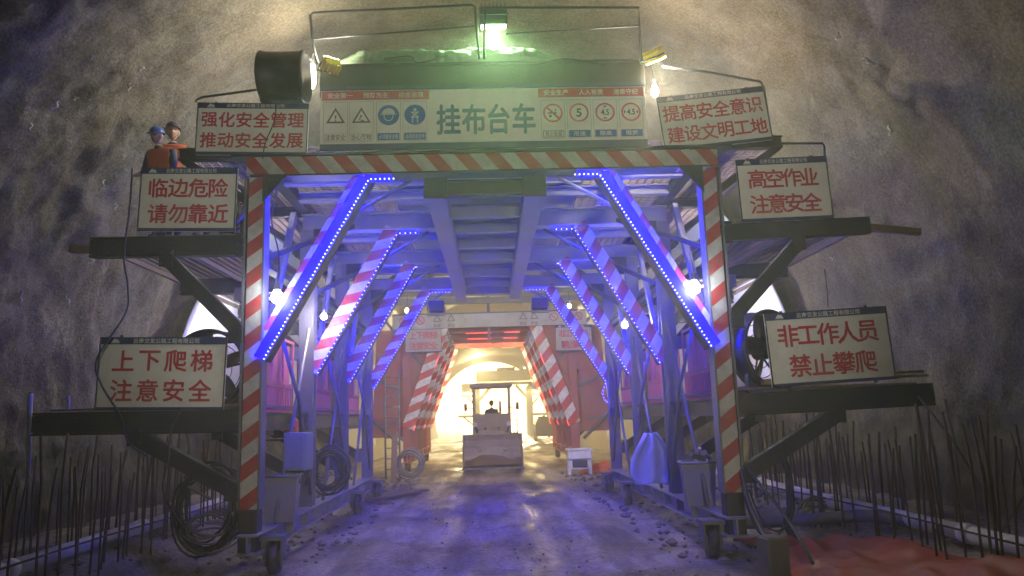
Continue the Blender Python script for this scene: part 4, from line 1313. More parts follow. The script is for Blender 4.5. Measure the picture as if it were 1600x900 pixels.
# starter bars: a few bent rods, copied along both ledges
protos = []
for k in range(7):
    h = 1.05 + 0.08 * k
    bx, by = random.uniform(-.03, .03), random.uniform(-.03, .03)
    mb = MB(); mb.tube([(0, 0, -0.1), (bx * 0.4, by * 0.3, h * 0.35), (bx, by, h * 0.7), (bx * 1.2 + random.uniform(-.05, .05), by * 1.7, h)], 0.0125, 6)
    o = mb.build("rebar_rod", M['rust']); protos.append(o)
used = set()
for s, lb, grp in ((-1, "rusty upright rebar rod on the ground ledge, cable coil side", "rebar rods along the ledge, coil side"), (1, "rusty upright rebar rod on the ground ledge, red tarpaulin side", "rebar rods along the ledge, tarpaulin side")):
    for row, x in enumerate((4.35, 5.25)):
        y = 6.6 + 0.1 * row
        while y < 15.2:
            k = random.randrange(7); src = protos[k]
            if k in used:
                o = src.copy(); COL.objects.link(o)
            else:
                o = src; used.add(k)
            o.location = (s * (x + random.uniform(-.12, .12)), y, ledge(x) + random.uniform(-.28, 0.0))
            o.rotation_euler = (random.gauss(0, 0.016), random.gauss(0, 0.016), random.uniform(0, 6.28))
            tag(o, lb, "rebar rod", grp)
            y += random.uniform(0.13, 0.24)
for i, (p, q) in enumerate((((4.95, 9.0, 1.9), (5.3, 8.6, 0.9)), ((5.5, 7.6, 1.5), (5.0, 7.9, 0.5)))):
    mb = MB(); mb.tube([p, ((p[0] + q[0]) / 2 + 0.04, (p[1] + q[1]) / 2, (p[2] + q[2]) / 2), q], 0.013, 6)
    tag(mb.build("bent_rod", M['rust']), ("slanting rod leaning across the upright rebar behind the red tarpaulin", "short slanting rod near the end of the rebar row behind the red tarpaulin")[i], "rebar rod")
# low horizontal ties along the rebar
for s in (-1, 1):
    mb = MB(); mb.tube([(4.38 * s, 6.5, 0.62), (4.3 * s, 9, 0.66), (4.4 * s, 12, 0.6), (4.35 * s, 15, 0.62)], 0.011, 6)
    tag(mb.build("tie_rod", M['rust']), "thin horizontal rod tied low along the rebar, " + ("coil side" if s < 0 else "red tarpaulin side"), "rebar rod")

# ================================================================ RED TARPAULIN, BLOCK
mb = MB(); vs = []; nx, ny = 44, 70
for j in range(ny + 1):
    v = j / ny; y = 5.2 + 5.9 * v
    xl = 3.28 + 0.12 * math.sin(v * 9) - 0.12 * (1 - v); xr = 4.62 - 0.9 * v ** 1.6 + 0.10 * math.sin(v * 13)
    for i in range(nx + 1):
        u = i / nx; x = xl + (xr - xl) * u
        bump = 0.20 * math.exp(-((u - 0.55) / 0.3) ** 2) * (1 - 0.5 * v)
        fold = 0.10 * noise.fractal(Vector((x * 1.6, y * 1.3, 2)), 0.9, 2.0, 3) + 0.10 * (0.5 - abs(noise.noise(Vector((x * 2.4 + y, y * 1.1, 4))))) + 0.05 * abs(noise.noise(Vector((x * 5 + y * 2, y * 3, 7))))
        edge = min(1, min(u, 1 - u) * 7, min(v, 1 - v) * 9)
        vs.append((x, y, ledge(x) + 0.06 + (bump + fold) * edge))
mb.add(vs, [(j * (nx + 1) + i, j * (nx + 1) + i + 1, (j + 1) * (nx + 1) + i + 1, (j + 1) * (nx + 1) + i) for j in range(ny) for i in range(nx)], True)
o = mb.build("ground_tarpaulin", M['redtarp']); o.modifiers.new("thick", 'SOLIDIFY').thickness = 0.012
tag(o, "red woven tarpaulin heaped on the ground beside the striped post", "tarpaulin")
p = at(1210, 888, 8.6)
mb = MB(); vs = []
mb.cbox((0, 0, 0), (0.25, 0.25, 0.46), 0.02, Matrix.Rotation(0.2, 3, 'Z'))
o = mb.build("concrete_block", M['block'], None, (p.x, p.y, 0.24)); tag(o, "rough upright concrete block at the edge of the red tarpaulin", "block")

mb = MB()
rs = random.Random(5)
ico = [Vector(p).normalized() for p in ((0, 0, 1), (1, 0, 0.2), (0, 1, 0.1), (-1, 0, 0.15), (0, -1, 0.2), (0, 0, -1))]
for i in range(1500):
    side = rs.random() < 0.8
    y = rs.uniform(5.0, 26.0)
    x = rs.choice((-1, 1)) * rs.uniform(2.2, 5.2) if side else rs.uniform(-2.6, 2.6)
    s_ = rs.uniform(0.008, 0.028) if not side else rs.uniform(0.015, 0.07) * (1 if rs.random() < 0.8 else 1.5)
    fs_ = [(0, 1, 2), (0, 2, 3), (0, 3, 4), (0, 4, 1), (5, 2, 1), (5, 3, 2), (5, 4, 3), (5, 1, 4)]
    mt_ = Matrix.Rotation(rs.uniform(0, 6.28), 3, 'Z')
    mb.add([Vector((x, y, ledge(x) + s_ * 0.25)) + mt_ @ Vector((p.x * s_ * rs.uniform(.7, 1.4), p.y * s_ * rs.uniform(.7, 1.4), p.z * s_ * rs.uniform(.5, .9))) for p in ico], fs_)
tag(mb.build("gravel", M['block']), kind='stuff')

# ================================================================ EQUIPMENT ON THE GANTRY SIDES
p = at(466, 705, 11.2)
t = thing("electric_cabinet", "blue grey electric cabinet on the gantry side above the tapered bin", "cabinet", p, (0, 0, R(-8)))
mb = MB(); mb.cbox((0, 0, 0), (0.30, 0.32, 0.52), 0.008); mb.build("cabinet_body", M['boxblue'], t)
mb = MB(); mb.cbox((0.158, 0, 0), (0.018, 0.29, 0.48), 0.004); mb.box((0.172, -0.11, 0.0), (0.015, 0.02, 0.07)); mb.build("door", M['boxblue'], t)
mb = MB(); mb.cbox((0, -0.165, 0.0), (0.26, 0.015, 0.46), 0.004); mb.build("door", M['boxblue'], t)
mb = MB(); mb.tube([(0.05, -0.1, -0.26), (0.07, -0.12, -0.42), (0.15, -0.1, -0.46), (0.16, 0, -0.3)], 0.014, 7); mb.build("cable_loop", M['cable'], t)
mb = MB(); mb.bar((-0.1, 0.1, -0.26), (-0.1, 0.1, -1.15 + 0.5), 0.05, 0.05); mb.build("leg", M['steel'], t)


def bin_(label, p, w, h, rot=0):
    t = thing("site_bin", label, "bin", p, (0, 0, R(rot)))
    mb = MB(); b, tp = w * 0.40, w * 0.5
    vs = [(x, y, 0) for x, y in ((-b, -b), (b, -b), (b, b), (-b, b))] + [(x, y, h) for x, y in ((-tp, -tp), (tp, -tp), (tp, tp), (-tp, tp))]
    vs += [(x * 0.93, y * 0.93, h) for x, y in ((-tp, -tp), (tp, -tp), (tp, tp), (-tp, tp))] + [(x * 0.9, y * 0.9, 0.05) for x, y in ((-b, -b), (b, -b), (b, b), (-b, b))]
    fs = [(3, 2, 1, 0)]
    for k in range(4):
        q = (k + 1) % 4
        fs += [(k, q, 4 + q, 4 + k), (4 + k, 4 + q, 8 + q, 8 + k), (8 + k, 8 + q, 12 + q, 12 + k)]
    fs.append((12, 13, 14, 15))
    mb.add(vs, fs); mb.build("bin_body", M['bin'], t)
    mb = MB()
    for (xa, ya, xb, yb) in ((-tp, -tp, tp, -tp), (tp, -tp, tp, tp), (tp, tp, -tp, tp), (-tp, tp, -tp, -tp)):
        mb.tube([(xa * 1.02, ya * 1.02, h - 0.02), (xb * 1.02, yb * 1.02, h - 0.02)], 0.018, 6)
    mb.build("rim", M['steel_grey'], t)
    return t


q = at(440, 800, 11.0)
bin_("tapered grey bin on the base beam below the blue grey cabinet", (q.x, q.y, 0.53), 0.46, 0.62, 6)
q = at(1092, 770, 11.1)
bin_("tapered grey bin heaped with junk beside the striped post, opposite the cabinet", (q.x, q.y, 0.53), 0.46, 0.60, -8)
t = thing("junk_heap", "rubbish and tools piled on the bin beside the striped post", "rubbish", (q.x, q.y, 1.12))
for i in range(9):
    mb = MB(); a = random.uniform(0, 6.28); d = Vector((math.cos(a), math.sin(a), random.uniform(0.1, 0.6))).normalized()
    c = Vector((random.uniform(-.14, .14), random.uniform(-.14, .14), random.uniform(0.0, .12)))
    mb.bar(c - d * random.uniform(.05, .16), c + d * random.uniform(.08, .2), random.uniform(.02, .08), random.uniform(.02, .07))
    mb.build("scrap_piece", random.choice([M['steel_grey'], M['white'], M['black'], M['hose']]), t)
q = at(455, 668, 12.0)
mb = MB(); mb.cbox((0, 0, 0), (0.20, 0.2, 0.30), 0.05); mb.cyl((0, 0, 0.15), (0, 0, 0.21), 0.06, 12); o = mb.build("oil_can", M['orange'], None, (q.x, q.y, q.z)); tag(o, "orange canister standing behind the blue grey cabinet", "canister")
mb = MB(); mb.box((q.x, q.y, q.z - 0.17), (0.5, 0.9, 0.03)); gpart("tool_shelf", mb, M['steel'])

# crumpled blue sheet draped on the base beam
q = at(1018, 715, 13.6)
mb = MB(); vs = []; nx, ny = 20, 26
for j in range(ny + 1):
    v = j / ny
    for i in range(nx + 1):
        u = i / nx
        w = 0.10 + 0.30 * math.sin(min(1, v * 1.25) * PI * 0.5)
        if v > 0.8: w *= 1 - (v - 0.8) * 1.2
        vs.append((-w + 2 * w * u, -0.10 * math.sin(PI * u) - 0.09 * noise.noise(Vector((u * 4, v * 2.2, 3))) - 0.05 * math.sin(u * 14 + v * 2), 0.42 - 0.85 * v + 0.05 * noise.noise(Vector((u * 3, v * 3, 8)))))
mb.add(vs, [(j * (nx + 1) + i, j * (nx + 1) + i + 1, (j + 1) * (nx + 1) + i + 1, (j + 1) * (nx + 1) + i) for j in range(ny) for i in range(nx)], True)
o = mb.build("plastic_sheet", M['bluebag'], None, q); o.modifiers.new("thick", 'SOLIDIFY').thickness = 0.01
tag(o, "crumpled pale blue plastic sheet hung between the gantry posts", "sheet")
mb = MB()
for i in range(16):
    a, b = random.uniform(-.12, .12), random.uniform(-.16, .16)
    mb.add([(a, 0.02 * i / 16, b), (a + .09, -.02, b + .03), (a + .05, 0.01, b + .12), (a - .04, .02, b + .08)], [(0, 1, 2, 3)])
q = at(1015, 482, 13.0)

# heater-like white cabinet with legs, orange cloth, planks
q = at(905, 722, 24.5)
t = thing("white_cabinet", "dirty white cabinet on short legs standing on the tunnel floor by the orange cloth", "cabinet", (q.x, 24.5, 0.05))
mb = MB(); mb.cbox((0, 0, 0.58), (0.72, 0.5, 0.26), 0.015); mb.cbox((0, 0, 0.74), (0.80, 0.56, 0.06), 0.01); mb.box((0, 0.03, 0.30), (0.70, 0.44, 0.30)); mb.build("cabinet_body", M['white'], t)
mb = MB(); mb.box((0, -0.20, 0.31), (0.46, 0.03, 0.22)); mb.build("grille", M['black'], t)
for x in (-1, 1):
    for y in (-1, 1):
        mb = MB(); mb.box((x * 0.32, y * 0.2, 0.12), (0.07, 0.07, 0.28)); mb.build("leg", M['white'], t)
mb = MB(); vs = []; nx, ny = 26, 16
for j in range(ny + 1):
    for i in range(nx + 1):
        x = -0.75 + 1.5 * i / nx; y = -0.6 + 1.2 * j / ny
        e = max(0, 1 - (x / 0.75) ** 2) * max(0, 1 - (y / 0.6) ** 2)
        vs.append((x, y, 0.42 * e * (0.55 + 0.9 * abs(noise.noise(Vector((x * 3, y * 3, 4)))))))
mb.add(vs, [(j * (nx + 1) + i, j * (nx + 1) + i + 1, (j + 1) * (nx + 1) + i + 1, (j + 1) * (nx + 1) + i) for j in range(ny) for i in range(nx)], True)
o = mb.build("orange_sheet", M['orange'], None, (at(945, 728, 25).x, 25.6, 0.02)); o.modifiers.new("thick", 'SOLIDIFY').thickness = 0.02
tag(o, "orange cloth heaped on the floor behind the white cabinet", "cloth")
for i, (px, py, Y, l, a, w) in enumerate(((968, 757, 18.5, 2.2, 8, 0.2), (1000, 770, 17.0, 1.3, 70, 0.14), (610, 765, 19.5, 2.6, -30, 0.5), (575, 780, 18.0, 1.2, 60, 0.14))):
    q = at(px, py, Y); mb = MB(); mb.cbox((0, 0, 0), (w, l, 0.05), 0.006, Matrix.Rotation(R(a), 3, 'Z'))
    o = mb.build("floor_plank", M['wood'], None, (q.x, Y, 0.06)); tag(o, ("long plank lying from the orange cloth toward the gantry rail", "short plank under the gantry base beam on the sheet side", "wide board on the floor beyond the gantry wheels, ladder side", "short plank lying by the gantry wheel, ladder side")[i], "plank")

# ladder beside the second trolley
q0 = at(614, 745, 25.0)
t = thing("ladder", "grey upright ladder standing before the second trolley", "ladder", (q0.x, 25.0, 0.05), (R(-3), 0, R(12)))
for x in (-0.22, 0.22):
    mb = MB(); mb.tube([(x, 0, 0), (x, 0.02, 3.4)], 0.03, 8); mb.build("rail", M['steel_grey'], t)
for i in range(10):
    mb = MB(); mb.tube([(-0.22, 0, 0.3 + 0.32 * i), (0.22, 0, 0.3 + 0.32 * i)], 0.018, 6); mb.build("rung", M['steel_grey'], t)
q = at(616, 722, 24.0)
mb = MB(); mb.cbox((0, 0, 0.75), (0.16, 0.12, 1.5), 0.01, Matrix.Rotation(0.03, 3, 'Y')); tag(mb.build("timber_post", M['wood'], None, (q.x, 24.0, 0.0)), "short pale timber post leaning before the ladder", "post")

# ================================================================ SECOND TROLLEY
TY = [28.3, 30.5, 32.7, 34.9, 37.1]
T2 = thing("formwork_trolley", "second trolley carrying curved red formwork, with striped braces and red light strips", "trolley", (0, 28, 0))
def t2(name, mb, m):
    mb.v = [(x, y - 28, z) for x, y, z in mb.v]
    return mb.build(name, m, T2)
M['stripe2L'] = stripe_mat("trolley_stripes", 0, -0.9, 0.62, (0.62, 0.03, 0.03), (0.80, 0.78, 0.74))
M['stripe2R'] = stripe_mat("trolley_stripes_steep", 0, -0.58, 0.62, (0.62, 0.03, 0.03), (0.80, 0.78, 0.74))
M['stripe2B'] = stripe_mat("trolley_beam_stripes", 1, 0.8, 0.55, (0.50, 0.05, 0.05), (0.65, 0.62, 0.58))
O2 = (0, 28, 0)
for k, Y in enumerate(TY):
    for s in (-1, 1):
        beam_obj("post", (3.0 * s, Y + 0.1, 0.4), (3.0 * s, Y + 0.1, 5.1), 0.28, 0.28, M['redplate'], T2, (0, 1, 0), 'i', O2)
        top = Vector((1.68 * s, Y, 5.14)); bot = Vector((2.98 * s, Y, 1.55))
        b = beam_obj("brace", bot, top, 0.42, 0.16, M['stripe2L'] if s < 0 else M['stripe2R'], T2, (0, 1, 0), 'box', O2)
        mb = MB()
        inv = LOCAL[b.name].inverted(); ax = (top - bot).normalized()
        inn = Vector((-s, 0, 0)); inn = (inn - ax * inn.dot(ax)).normalized()
        for (u0, u1) in (((0.0, 0.05), (0.62, 0.72)) if (k % 2 == 0) else ((0.3, 0.38),)):
            a = bot.lerp(top, u0) + inn * 0.23 + Vector((0, -0.06, 0)); c = bot.lerp(top, u1) + inn * 0.23 + Vector((0, -0.06, 0))
            mb.tube([a, c], 0.014, 6)
        mb.v = [tuple(inv @ Vector((x, y - 28, z))) for x, y, z in mb.v]
        mb.build("led_strip", M['led_red'], b)
    cb = beam_obj("crossbeam", (-3.2, Y - 0.03, 5.28), (3.2, Y - 0.03, 5.28), 0.24, 0.28, M['stripe2B'] if k == 0 else M['redplate'], T2, (0, 0, 1), 'box', O2)
    mb = MB(); mb.tube([(-0.9, Y - 0.2, 5.10), (0.1, Y - 0.2, 5.10)], 0.014, 6); mb.tube([(0.6, Y - 0.2, 5.10), (1.2, Y - 0.2, 5.10)], 0.014, 6)
    t2("led_strip", mb, M['led_red'])
for s in (-1, 1):
    mb = MB(); mb.ibeam((3.0 * s, 28.0, 0.5), (3.0 * s, 37.6, 0.5), 0.3, 0.3); t2("base_beam", mb, M['redplate'])
    for z in (1.9, 3.4):
        mb = MB(); mb.ibeam((3.2 * s, 28.4, z), (3.2 * s, 37.4, z), 0.16, 0.18); t2("side_girder", mb, M['redplate'])
    mb = MB(); mb.add([(3.15 * s, 28.55, 1.25), (1.72 * s, 28.55, 5.1), (4.1 * s, 28.55, 5.1), (4.3 * s, 28.55, 1.25), (3.15 * s, 28.60, 1.25), (1.72 * s, 28.60, 5.1), (4.1 * s, 28.60, 5.1), (4.3 * s, 28.60, 1.25)],
                      [(0, 1, 2, 3), (7, 6, 5, 4), (0, 4, 5, 1), (1, 5, 6, 2), (2, 6, 7, 3), (3, 7, 4, 0)]); t2("bulkhead_plate", mb, M['redplate'])
    for y in (28.4, 36.5):
        mb = MB(); mb.cyl((2.9 * s, y, 0.2), (3.1 * s, y, 0.2), 0.2, 20); t2("wheel", mb, M['rubber'])
    for k in range(4):
        mb = MB(); mb.tube([(3.3 * s, TY[k] + 0.2, 1.0), (4.6 * s, TY[k] + 0.2, 2.2)], 0.06, 8); t2("screw_jack", mb, M['steel_grey'])
        mb = MB(); mb.tube([(2.3 * s, 28.1, 1.2), (3.2 * s, 28.1, 1.2)], 0.03, 6) if k == 0 else None
mb = MB(); mb.box((0, 32.8, 5.5), (6.0, 9.2, 0.06)); t2("deck_plate", mb, M['redplate'])
for z, w in ((6.05, 7.4), (6.35, 6.8)):
    mb = MB(); mb.ibeam((-w / 2, 28.1, z), (w / 2, 28.1, z), 0.2, 0.22); t2("front_beam", mb, M['steel_grey'])
# curved shell
mb = MB(); vs = []; nt = 60
for r in (5.55, 5.85):
    for y in (28.6, 31, 34, 37.5):
        vs += [vault_point(0.06 + 0.88 * i / nt, y, r) for i in range(nt + 1)]
n = nt + 1; off = 4 * n; fs = []
for q in (0, off):
    fs += [(q + j * n + i, q + j * n + i + 1, q + (j + 1) * n + i + 1, q + (j + 1) * n + i) for j in range(3) for i in range(nt)]
for j in (0, 3):
    fs += [(j * n + i, j * n + i + 1, off + j * n + i + 1, off + j * n + i) for i in range(nt)]
mb.add(vs, fs, True); t2("formwork_shell", mb, M['steel_grey'])
mb = MB()
for a in range(9):
    p = vault_point(0.10 + 0.10 * a, 28.5, 5.45)
    mb.bar(p, Vector((p.x * 0.62, 28.5, min(5.2, 1.9 + (p.z - 1.9) * 0.5))), 0.1, 0.1)
t2("shell_strut", mb, M['steel_grey'])
# crumpled white sheet along its top
mb = MB(); vs = []; nx, ny = 60, 6
for i in range(nx + 1):
    for j in range(ny + 1):
        x = -1.4 + 3.2 * i / nx; y = 27.95 + 0.4 * j / ny
        vs.append((x, y, 6.47 + 0.20 * math.sin(PI * j / ny) * (0.5 + abs(noise.noise(Vector((x * 5, y * 5, 2)))) * 1.6)))
mb.add(vs, [(i * (ny + 1) + j, (i + 1) * (ny + 1) + j, (i + 1) * (ny + 1) + j + 1, i * (ny + 1) + j + 1) for i in range(nx) for j in range(ny)], True)
o = mb.build("crumpled_sheet", M['sheet']); o.modifiers.new("thick", 'SOLIDIFY').thickness = 0.02
tag(o, "white crumpled sheet piled along the front beam of the second trolley", "sheet")

# its signs
def far_sign(label, corners, Y, lines, header=True):
    return corner_sign("warning_sign", label, corners, Y, lines, header, sheet='sign_hazed')
far_sign("small distant sign with two red lines of four characters on the second trolley, ladder side", [(633, 512), (690, 510), (633, 552), (690, 550)], 28.0, [("上下爬梯", 0.8, 0), ("注意安全", 0.8, 0)])
far_sign("small distant sign with five red characters above four, on the second trolley", [(868, 508), (925, 507), (868, 549), (925, 548)], 28.0, [("非工作人员", 0.84, 0), ("禁止攀爬", 0.72, 0)])
p = at(770, 499, 27.95)
t = thing("header_sign", "distant white board with small pictograms across the front of the second trolley", "sign", (0.05, 27.95, p.z))
mb = MB(); mb.cbox((0, 0.02, 0), (7.0, 0.04, 0.54), 0.004); mb.build("board", M['sign_hazed'], t)
mb = MB()
red = MB(); teal = MB()
for x in (-1.9, -1.4, 1.2, 1.6):
    triangle_pict(mb, x, 0.06, 0.17)
    write(mb, "安全", x, -0.17, 0.12, 0.01, 0.26, -0.003)
for x in (-3.1, -2.5, 2.3, 2.8, 3.2):
    red.disc((x, 0.03), 0.16, 24, -0.003, 0.12)
    d = 0.014
    red.poly([(x - 0.1 - d, 0.13 - d), (x - 0.1 + d, 0.13 + d), (x + 0.1 + d, -0.07 + d), (x + 0.1 - d, -0.07 - d)], -0.004)
mb.build("black_print", M['sign_black'], t); red.build("red_print", M['sign_redband'], t)
mb = MB(); mb.box((0, -0.001, 0.25), (7.004, 0.014, 0.05)); mb.build("header_band", M['sign_navy'], t)

# ================================================================ THIRD GANTRY, FAR
T3 = thing("distant_gantry", "dusty steel gantry silhouetted against the bright tunnel mouth", "gantry", (1.3, 78, 0))
def t3(name, mb, m): return mb.build(name, m, T3)
for s in (-1, 1):
    for y in (0, 3, 6):
        mb = MB(); mb.bar((2.65 * s, y, 0.0), (2.65 * s, y, 5.1), 0.4, 0.3); t3("post", mb, M['steel_grey'])
    mb = MB(); mb.bar((2.65 * s, 0, 3.4), (1.2 * s, 0, 5.0), 0.3, 0.3, (0, 1, 0)); t3("brace", mb, M['steel_grey'])
    for z, xo in ((2.1, 5.4), (4.1, 4.9)):
        mb = MB(); mb.bar((2.65 * s, 0, z), (xo * s * 0.85, 0, z), 0.2, 0.25); t3("platform_beam", mb, M['steel'])
        mb = MB(); mb.bar((xo * s * 0.76, 0, z), (2.65 * s, 0, z - 1.2), 0.18, 0.18, (0, 1, 0)); t3("platform_strut", mb, M['steel'])
    mb = MB(); mb.box((3.4 * s, -0.1, 4.85), (1.5, 0.05, 0.9)); t3("sign_board", mb, M['sign_white'])
mb = MB(); mb.bar((-2.8, 0, 5.2), (2.8, 0, 5.2), 0.3, 0.3); t3("crossbeam", mb, M['steel'])
mb = MB(); mb.box((0, -0.1, 5.95), (5.4, 0.1, 1.1)); t3("sign_board", mb, M['sign_white'])
mb = MB(); mb.box((0.3, 1.5, 6.65), (1.8, 2.6, 0.35)); t3("top_box", mb, M['steel'])

# ================================================================ PEOPLE
def grow(verts, edges, radii, root=0, levels=2):
    me = bpy.data.meshes.new("figure"); me.from_pydata(verts, edges, [])
    o = bpy.data.objects.new("figure", me); COL.objects.link(o)
    sk = o.modifiers.new("skin", 'SKIN'); sk.use_smooth_shade = True
    for i, r in enumerate(radii):
        me.skin_vertices[0].data[i].radius = r if isinstance(r, tuple) else (r, r)
    me.skin_vertices[0].data[root].use_root = True
    sb = o.modifiers.new("sub", 'SUBSURF'); sb.levels = levels; sb.render_levels = levels
    dg = bpy.context.evaluated_depsgraph_get()
    out = bpy.data.meshes.new_from_object(o.evaluated_get(dg))
    bpy.data.objects.remove(o)
    return out


def person(label, loc, rotz, pose, helmet, scale=1.0, vest=True, hat_m=None):
    """pose: joint positions in metres, facing -y"""
    J = dict(pelvis=(0, 0, 0.95), belly=(0, 0, 1.10), chest=(0, -0.01, 1.32), neck=(0, 0.0, 1.47), throat=(0, -0.015, 1.54))
    J.update(pose)
    names = ["pelvis", "belly", "chest", "neck", "throat"]
    rad = {"pelvis": (0.15, 0.115), "belly": (0.145, 0.11), "chest": (0.165, 0.12), "neck": (0.075, 0.07), "throat": 0.055}
    E_ = [("pelvis", "belly"), ("belly", "chest"), ("chest", "neck"), ("neck", "throat")]
    for s, q in ((-1, "r"), (1, "l")):
        seq = [("sh" + q, 0.075), ("el" + q, 0.050), ("wr" + q, 0.033), ("pa" + q, 0.040)]
        prev = "chest"
        for nme, r in seq:
            names.append(nme); rad[nme] = r; E_.append((prev, nme)); prev = nme
        seq = [("hi" + q, 0.095), ("kn" + q, 0.065), ("an" + q, 0.045), ("to" + q, 0.042)]
        prev = "pelvis"
        for nme, r in seq:
            names.append(nme); rad[nme] = r; E_.append((prev, nme)); prev = nme
    V = [J[x] for x in names]; idx = {x: i for i, x in enumerate(names)}
    body = grow(V, [(idx[a], idx[b]) for a, b in E_], [rad[x] for x in names])
    bm = bmesh.new(); bm.from_mesh(body)
    for f in bm.faces: f.material_index = 0; f.smooth = True
    wr = [Vector(J["wrr"]), Vector(J["wrl"])]; pa = [Vector(J["par"]), Vector(J["pal"])]
    for f in bm.faces:
        c = f.calc_center_median()
        if c.z > Vector(J["neck"]).z + 0.03: f.material_index = 1
        for w_, p_ in zip(wr, pa):
            if (c - p_).length < 0.075 and (c - w_).length > 0.03: f.material_index = 1
    # fingers
    for w_, p_ in zip(wr, pa):
        d = (p_ - w_).normalized(); side = d.cross(Vector((0, 0, 1)))
        side = side.normalized() if side.length > 0.1 else Vector((1, 0, 0))
        dn = side.cross(d)
        if dn.z > 0: dn = -dn
        for k in range(5):
            if k < 4:
                b0 = p_ + side * (k - 1.5) * 0.019 + d * 0.02; ln = (0.068, 0.078, 0.074, 0.058)[k]
                pts = [b0, b0 + d * ln * 0.5 + dn * 0.008, b0 + d * ln * 0.75 + dn * 0.03, b0 + d * ln * 0.7 + dn * 0.052]
            else:
                b0 = p_ + side * 0.035 - d * 0.02
                pts = [b0, b0 + side * 0.02 + d * 0.02, b0 + side * 0.025 + d * 0.045 + dn * 0.015, b0 + side * 0.015 + d * 0.06 + dn * 0.03]
            mb = MB(); mb.tube(pts, [0.0095, 0.009, 0.0082, 0.0065], 7)
            vv = [bm.verts.new(x) for x in mb.v]
            for f in mb.f:
                try:
                    nf = bm.faces.new([vv[i] for i in f]); nf.material_index = 1; nf.smooth = True
                except ValueError:
                    pass
    # head with a face
    hc = Vector(J.get("head", Vector(J["throat"]) + Vector((0, -0.02, 0.115))))
    tilt = Matrix.Rotation(pose.get("nod", 0.0), 3, 'X') @ Matrix.Rotation(pose.get("turn", 0.0), 3, 'Z')
    r_ = bmesh.ops.create_uvsphere(bm, u_segments=28, v_segments=20, radius=1.0)
    hv = set(r_['verts'])
    for v in r_['verts']:
        x, y, z = v.co
        p = Vector((x * 0.076, y * 0.094, z * 0.115))
        if z < -0.2:
            p.x *= 1 - 0.30 * (-z - 0.2); 
            if y < 0: p.y *= 1 - 0.05 * (-z)
            else: p.y *= 1 - 0.35 * (-z - 0.2)
        def bumpf(cx, cz, sx, sz, amt):
            return amt * math.exp(-((p.x - cx) / sx) ** 2 - ((p.z - cz) / sz) ** 2) if y < -0.2 else 0
        dy = -bumpf(0, -0.018, 0.013, 0.022, 0.024) - bumpf(0, 0.03, 0.045, 0.012, 0.006) + bumpf(0.032, 0.008, 0.015, 0.012, 0.009) + bumpf(-0.032, 0.008, 0.015, 0.012, 0.009)
        dy += -bumpf(0, -0.055, 0.022, 0.007, 0.006) + bumpf(0, -0.062, 0.02, 0.003, 0.004) - bumpf(0, -0.093, 0.02, 0.015, 0.007)
        p.y += dy
        if abs(z) < 0.35 and abs(x) > 0.93 and abs(y) < 0.3:
            p.x += 0.018 * (1 if x > 0 else -1)
        v.co = hc + tilt @ p
    for f in bm.faces:
        if all(v in hv for v in f.verts):
            f.smooth = True; c = tilt.transposed() @ (f.calc_center_median() - hc); f.material_index = 1
            if c.y < -0.05 and abs(abs(c.x) - 0.03) < 0.012 and abs(c.z - 0.008) < 0.008: f.material_index = 2
            if c.z > 0.06 or (c.y > 0.02 and c.z > -0.05): f.material_index = 2
    me = bpy.data.meshes.new("person"); bm.to_mesh(me); bm.free(); bpy.data.meshes.remove(body)
    for m in (M['navycloth'], M['skin'], M['hair']): me.materials.append(m)
    o = bpy.data.objects.new("person", me); COL.objects.link(o)
    o.location = loc; o.rotation_euler = (0, 0, rotz); o.scale = (scale,) * 3
    tag(o, label, "person")
    # helmet
    mb = MB(); n = 28; vs = []; prof = []
    for i in range(9):
        a = PI / 2 * i / 8
        prof.append((math.cos(a), math.sin(a)))
    for (c_, s_) in prof:
        vs += [(0.100 * c_ * math.cos(2 * PI * j / n), 0.122 * c_ * math.sin(2 * PI * j / n), 0.105 * s_ * (1 + 0.06 * math.exp(-(math.cos(2 * PI * j / n) * c_ / 0.25) ** 2))) for j in range(n)]
    fs = [(i * n + j, i * n + (j + 1) % n, (i + 1) * n + (j + 1) % n, (i + 1) * n + j) for i in range(8) for j in range(n)]
    b0 = len(vs)
    for j in range(n):
        a = 2 * PI * j / n; ext = 0.012 + (0.045 * max(0, -math.sin(a)) ** 1.5)
        vs.append(((0.100 + min(ext, 0.02)) * math.cos(a), (0.122 + ext) * math.sin(a), -0.008))
    fs += [(b0 + j, b0 + (j + 1) % n, (j + 1) % n, j) for j in range(n)]
    mb.add([hc + tilt @ Vector((x, y + 0.0, z + 0.045)) for x, y, z in vs], fs, True)
    h = mb.build("helmet", hat_m or helmet, o); h.modifiers.new("thick", 'SOLIDIFY').thickness = 0.004
    mb = MB()
    mb.tube([hc + tilt @ Vector((0.085, -0.01, 0.04)), hc + tilt @ Vector((0.07, -0.035, -0.05)), hc + tilt @ Vector((0.0, -0.055, -0.118)), hc + tilt @ Vector((-0.07, -0.035, -0.05)), hc + tilt @ Vector((-0.085, -0.01, 0.04))], 0.005, 5)
    mb.build("chin_strap", M['black'], h)
    if vest:
        bm = bmesh.new(); bm.from_mesh(me); bm.normal_update()
        ch = Vector(J["chest"]); pe = Vector(J["pelvis"])
        dele = [f for f in bm.faces if f.material_index != 0 or not (pe.z - 0.02 < f.calc_center_median().z < Vector(J["neck"]).z - 0.005) or abs(f.calc_center_median().x) > 0.185
                or (f.calc_center_median().y < -0.05 and abs(f.calc_center_median().x) < 0.02)]
        bmesh.ops.delete(bm, geom=dele, context='FACES')
        for v in bm.verts: v.co += v.normal * 0.012
        vm = bpy.data.meshes.new("vest"); bm.to_mesh(vm); bm.free(); vm.materials.clear(); vm.materials.append(M['vest'])
        for p_ in vm.polygons: p_.material_index = 0
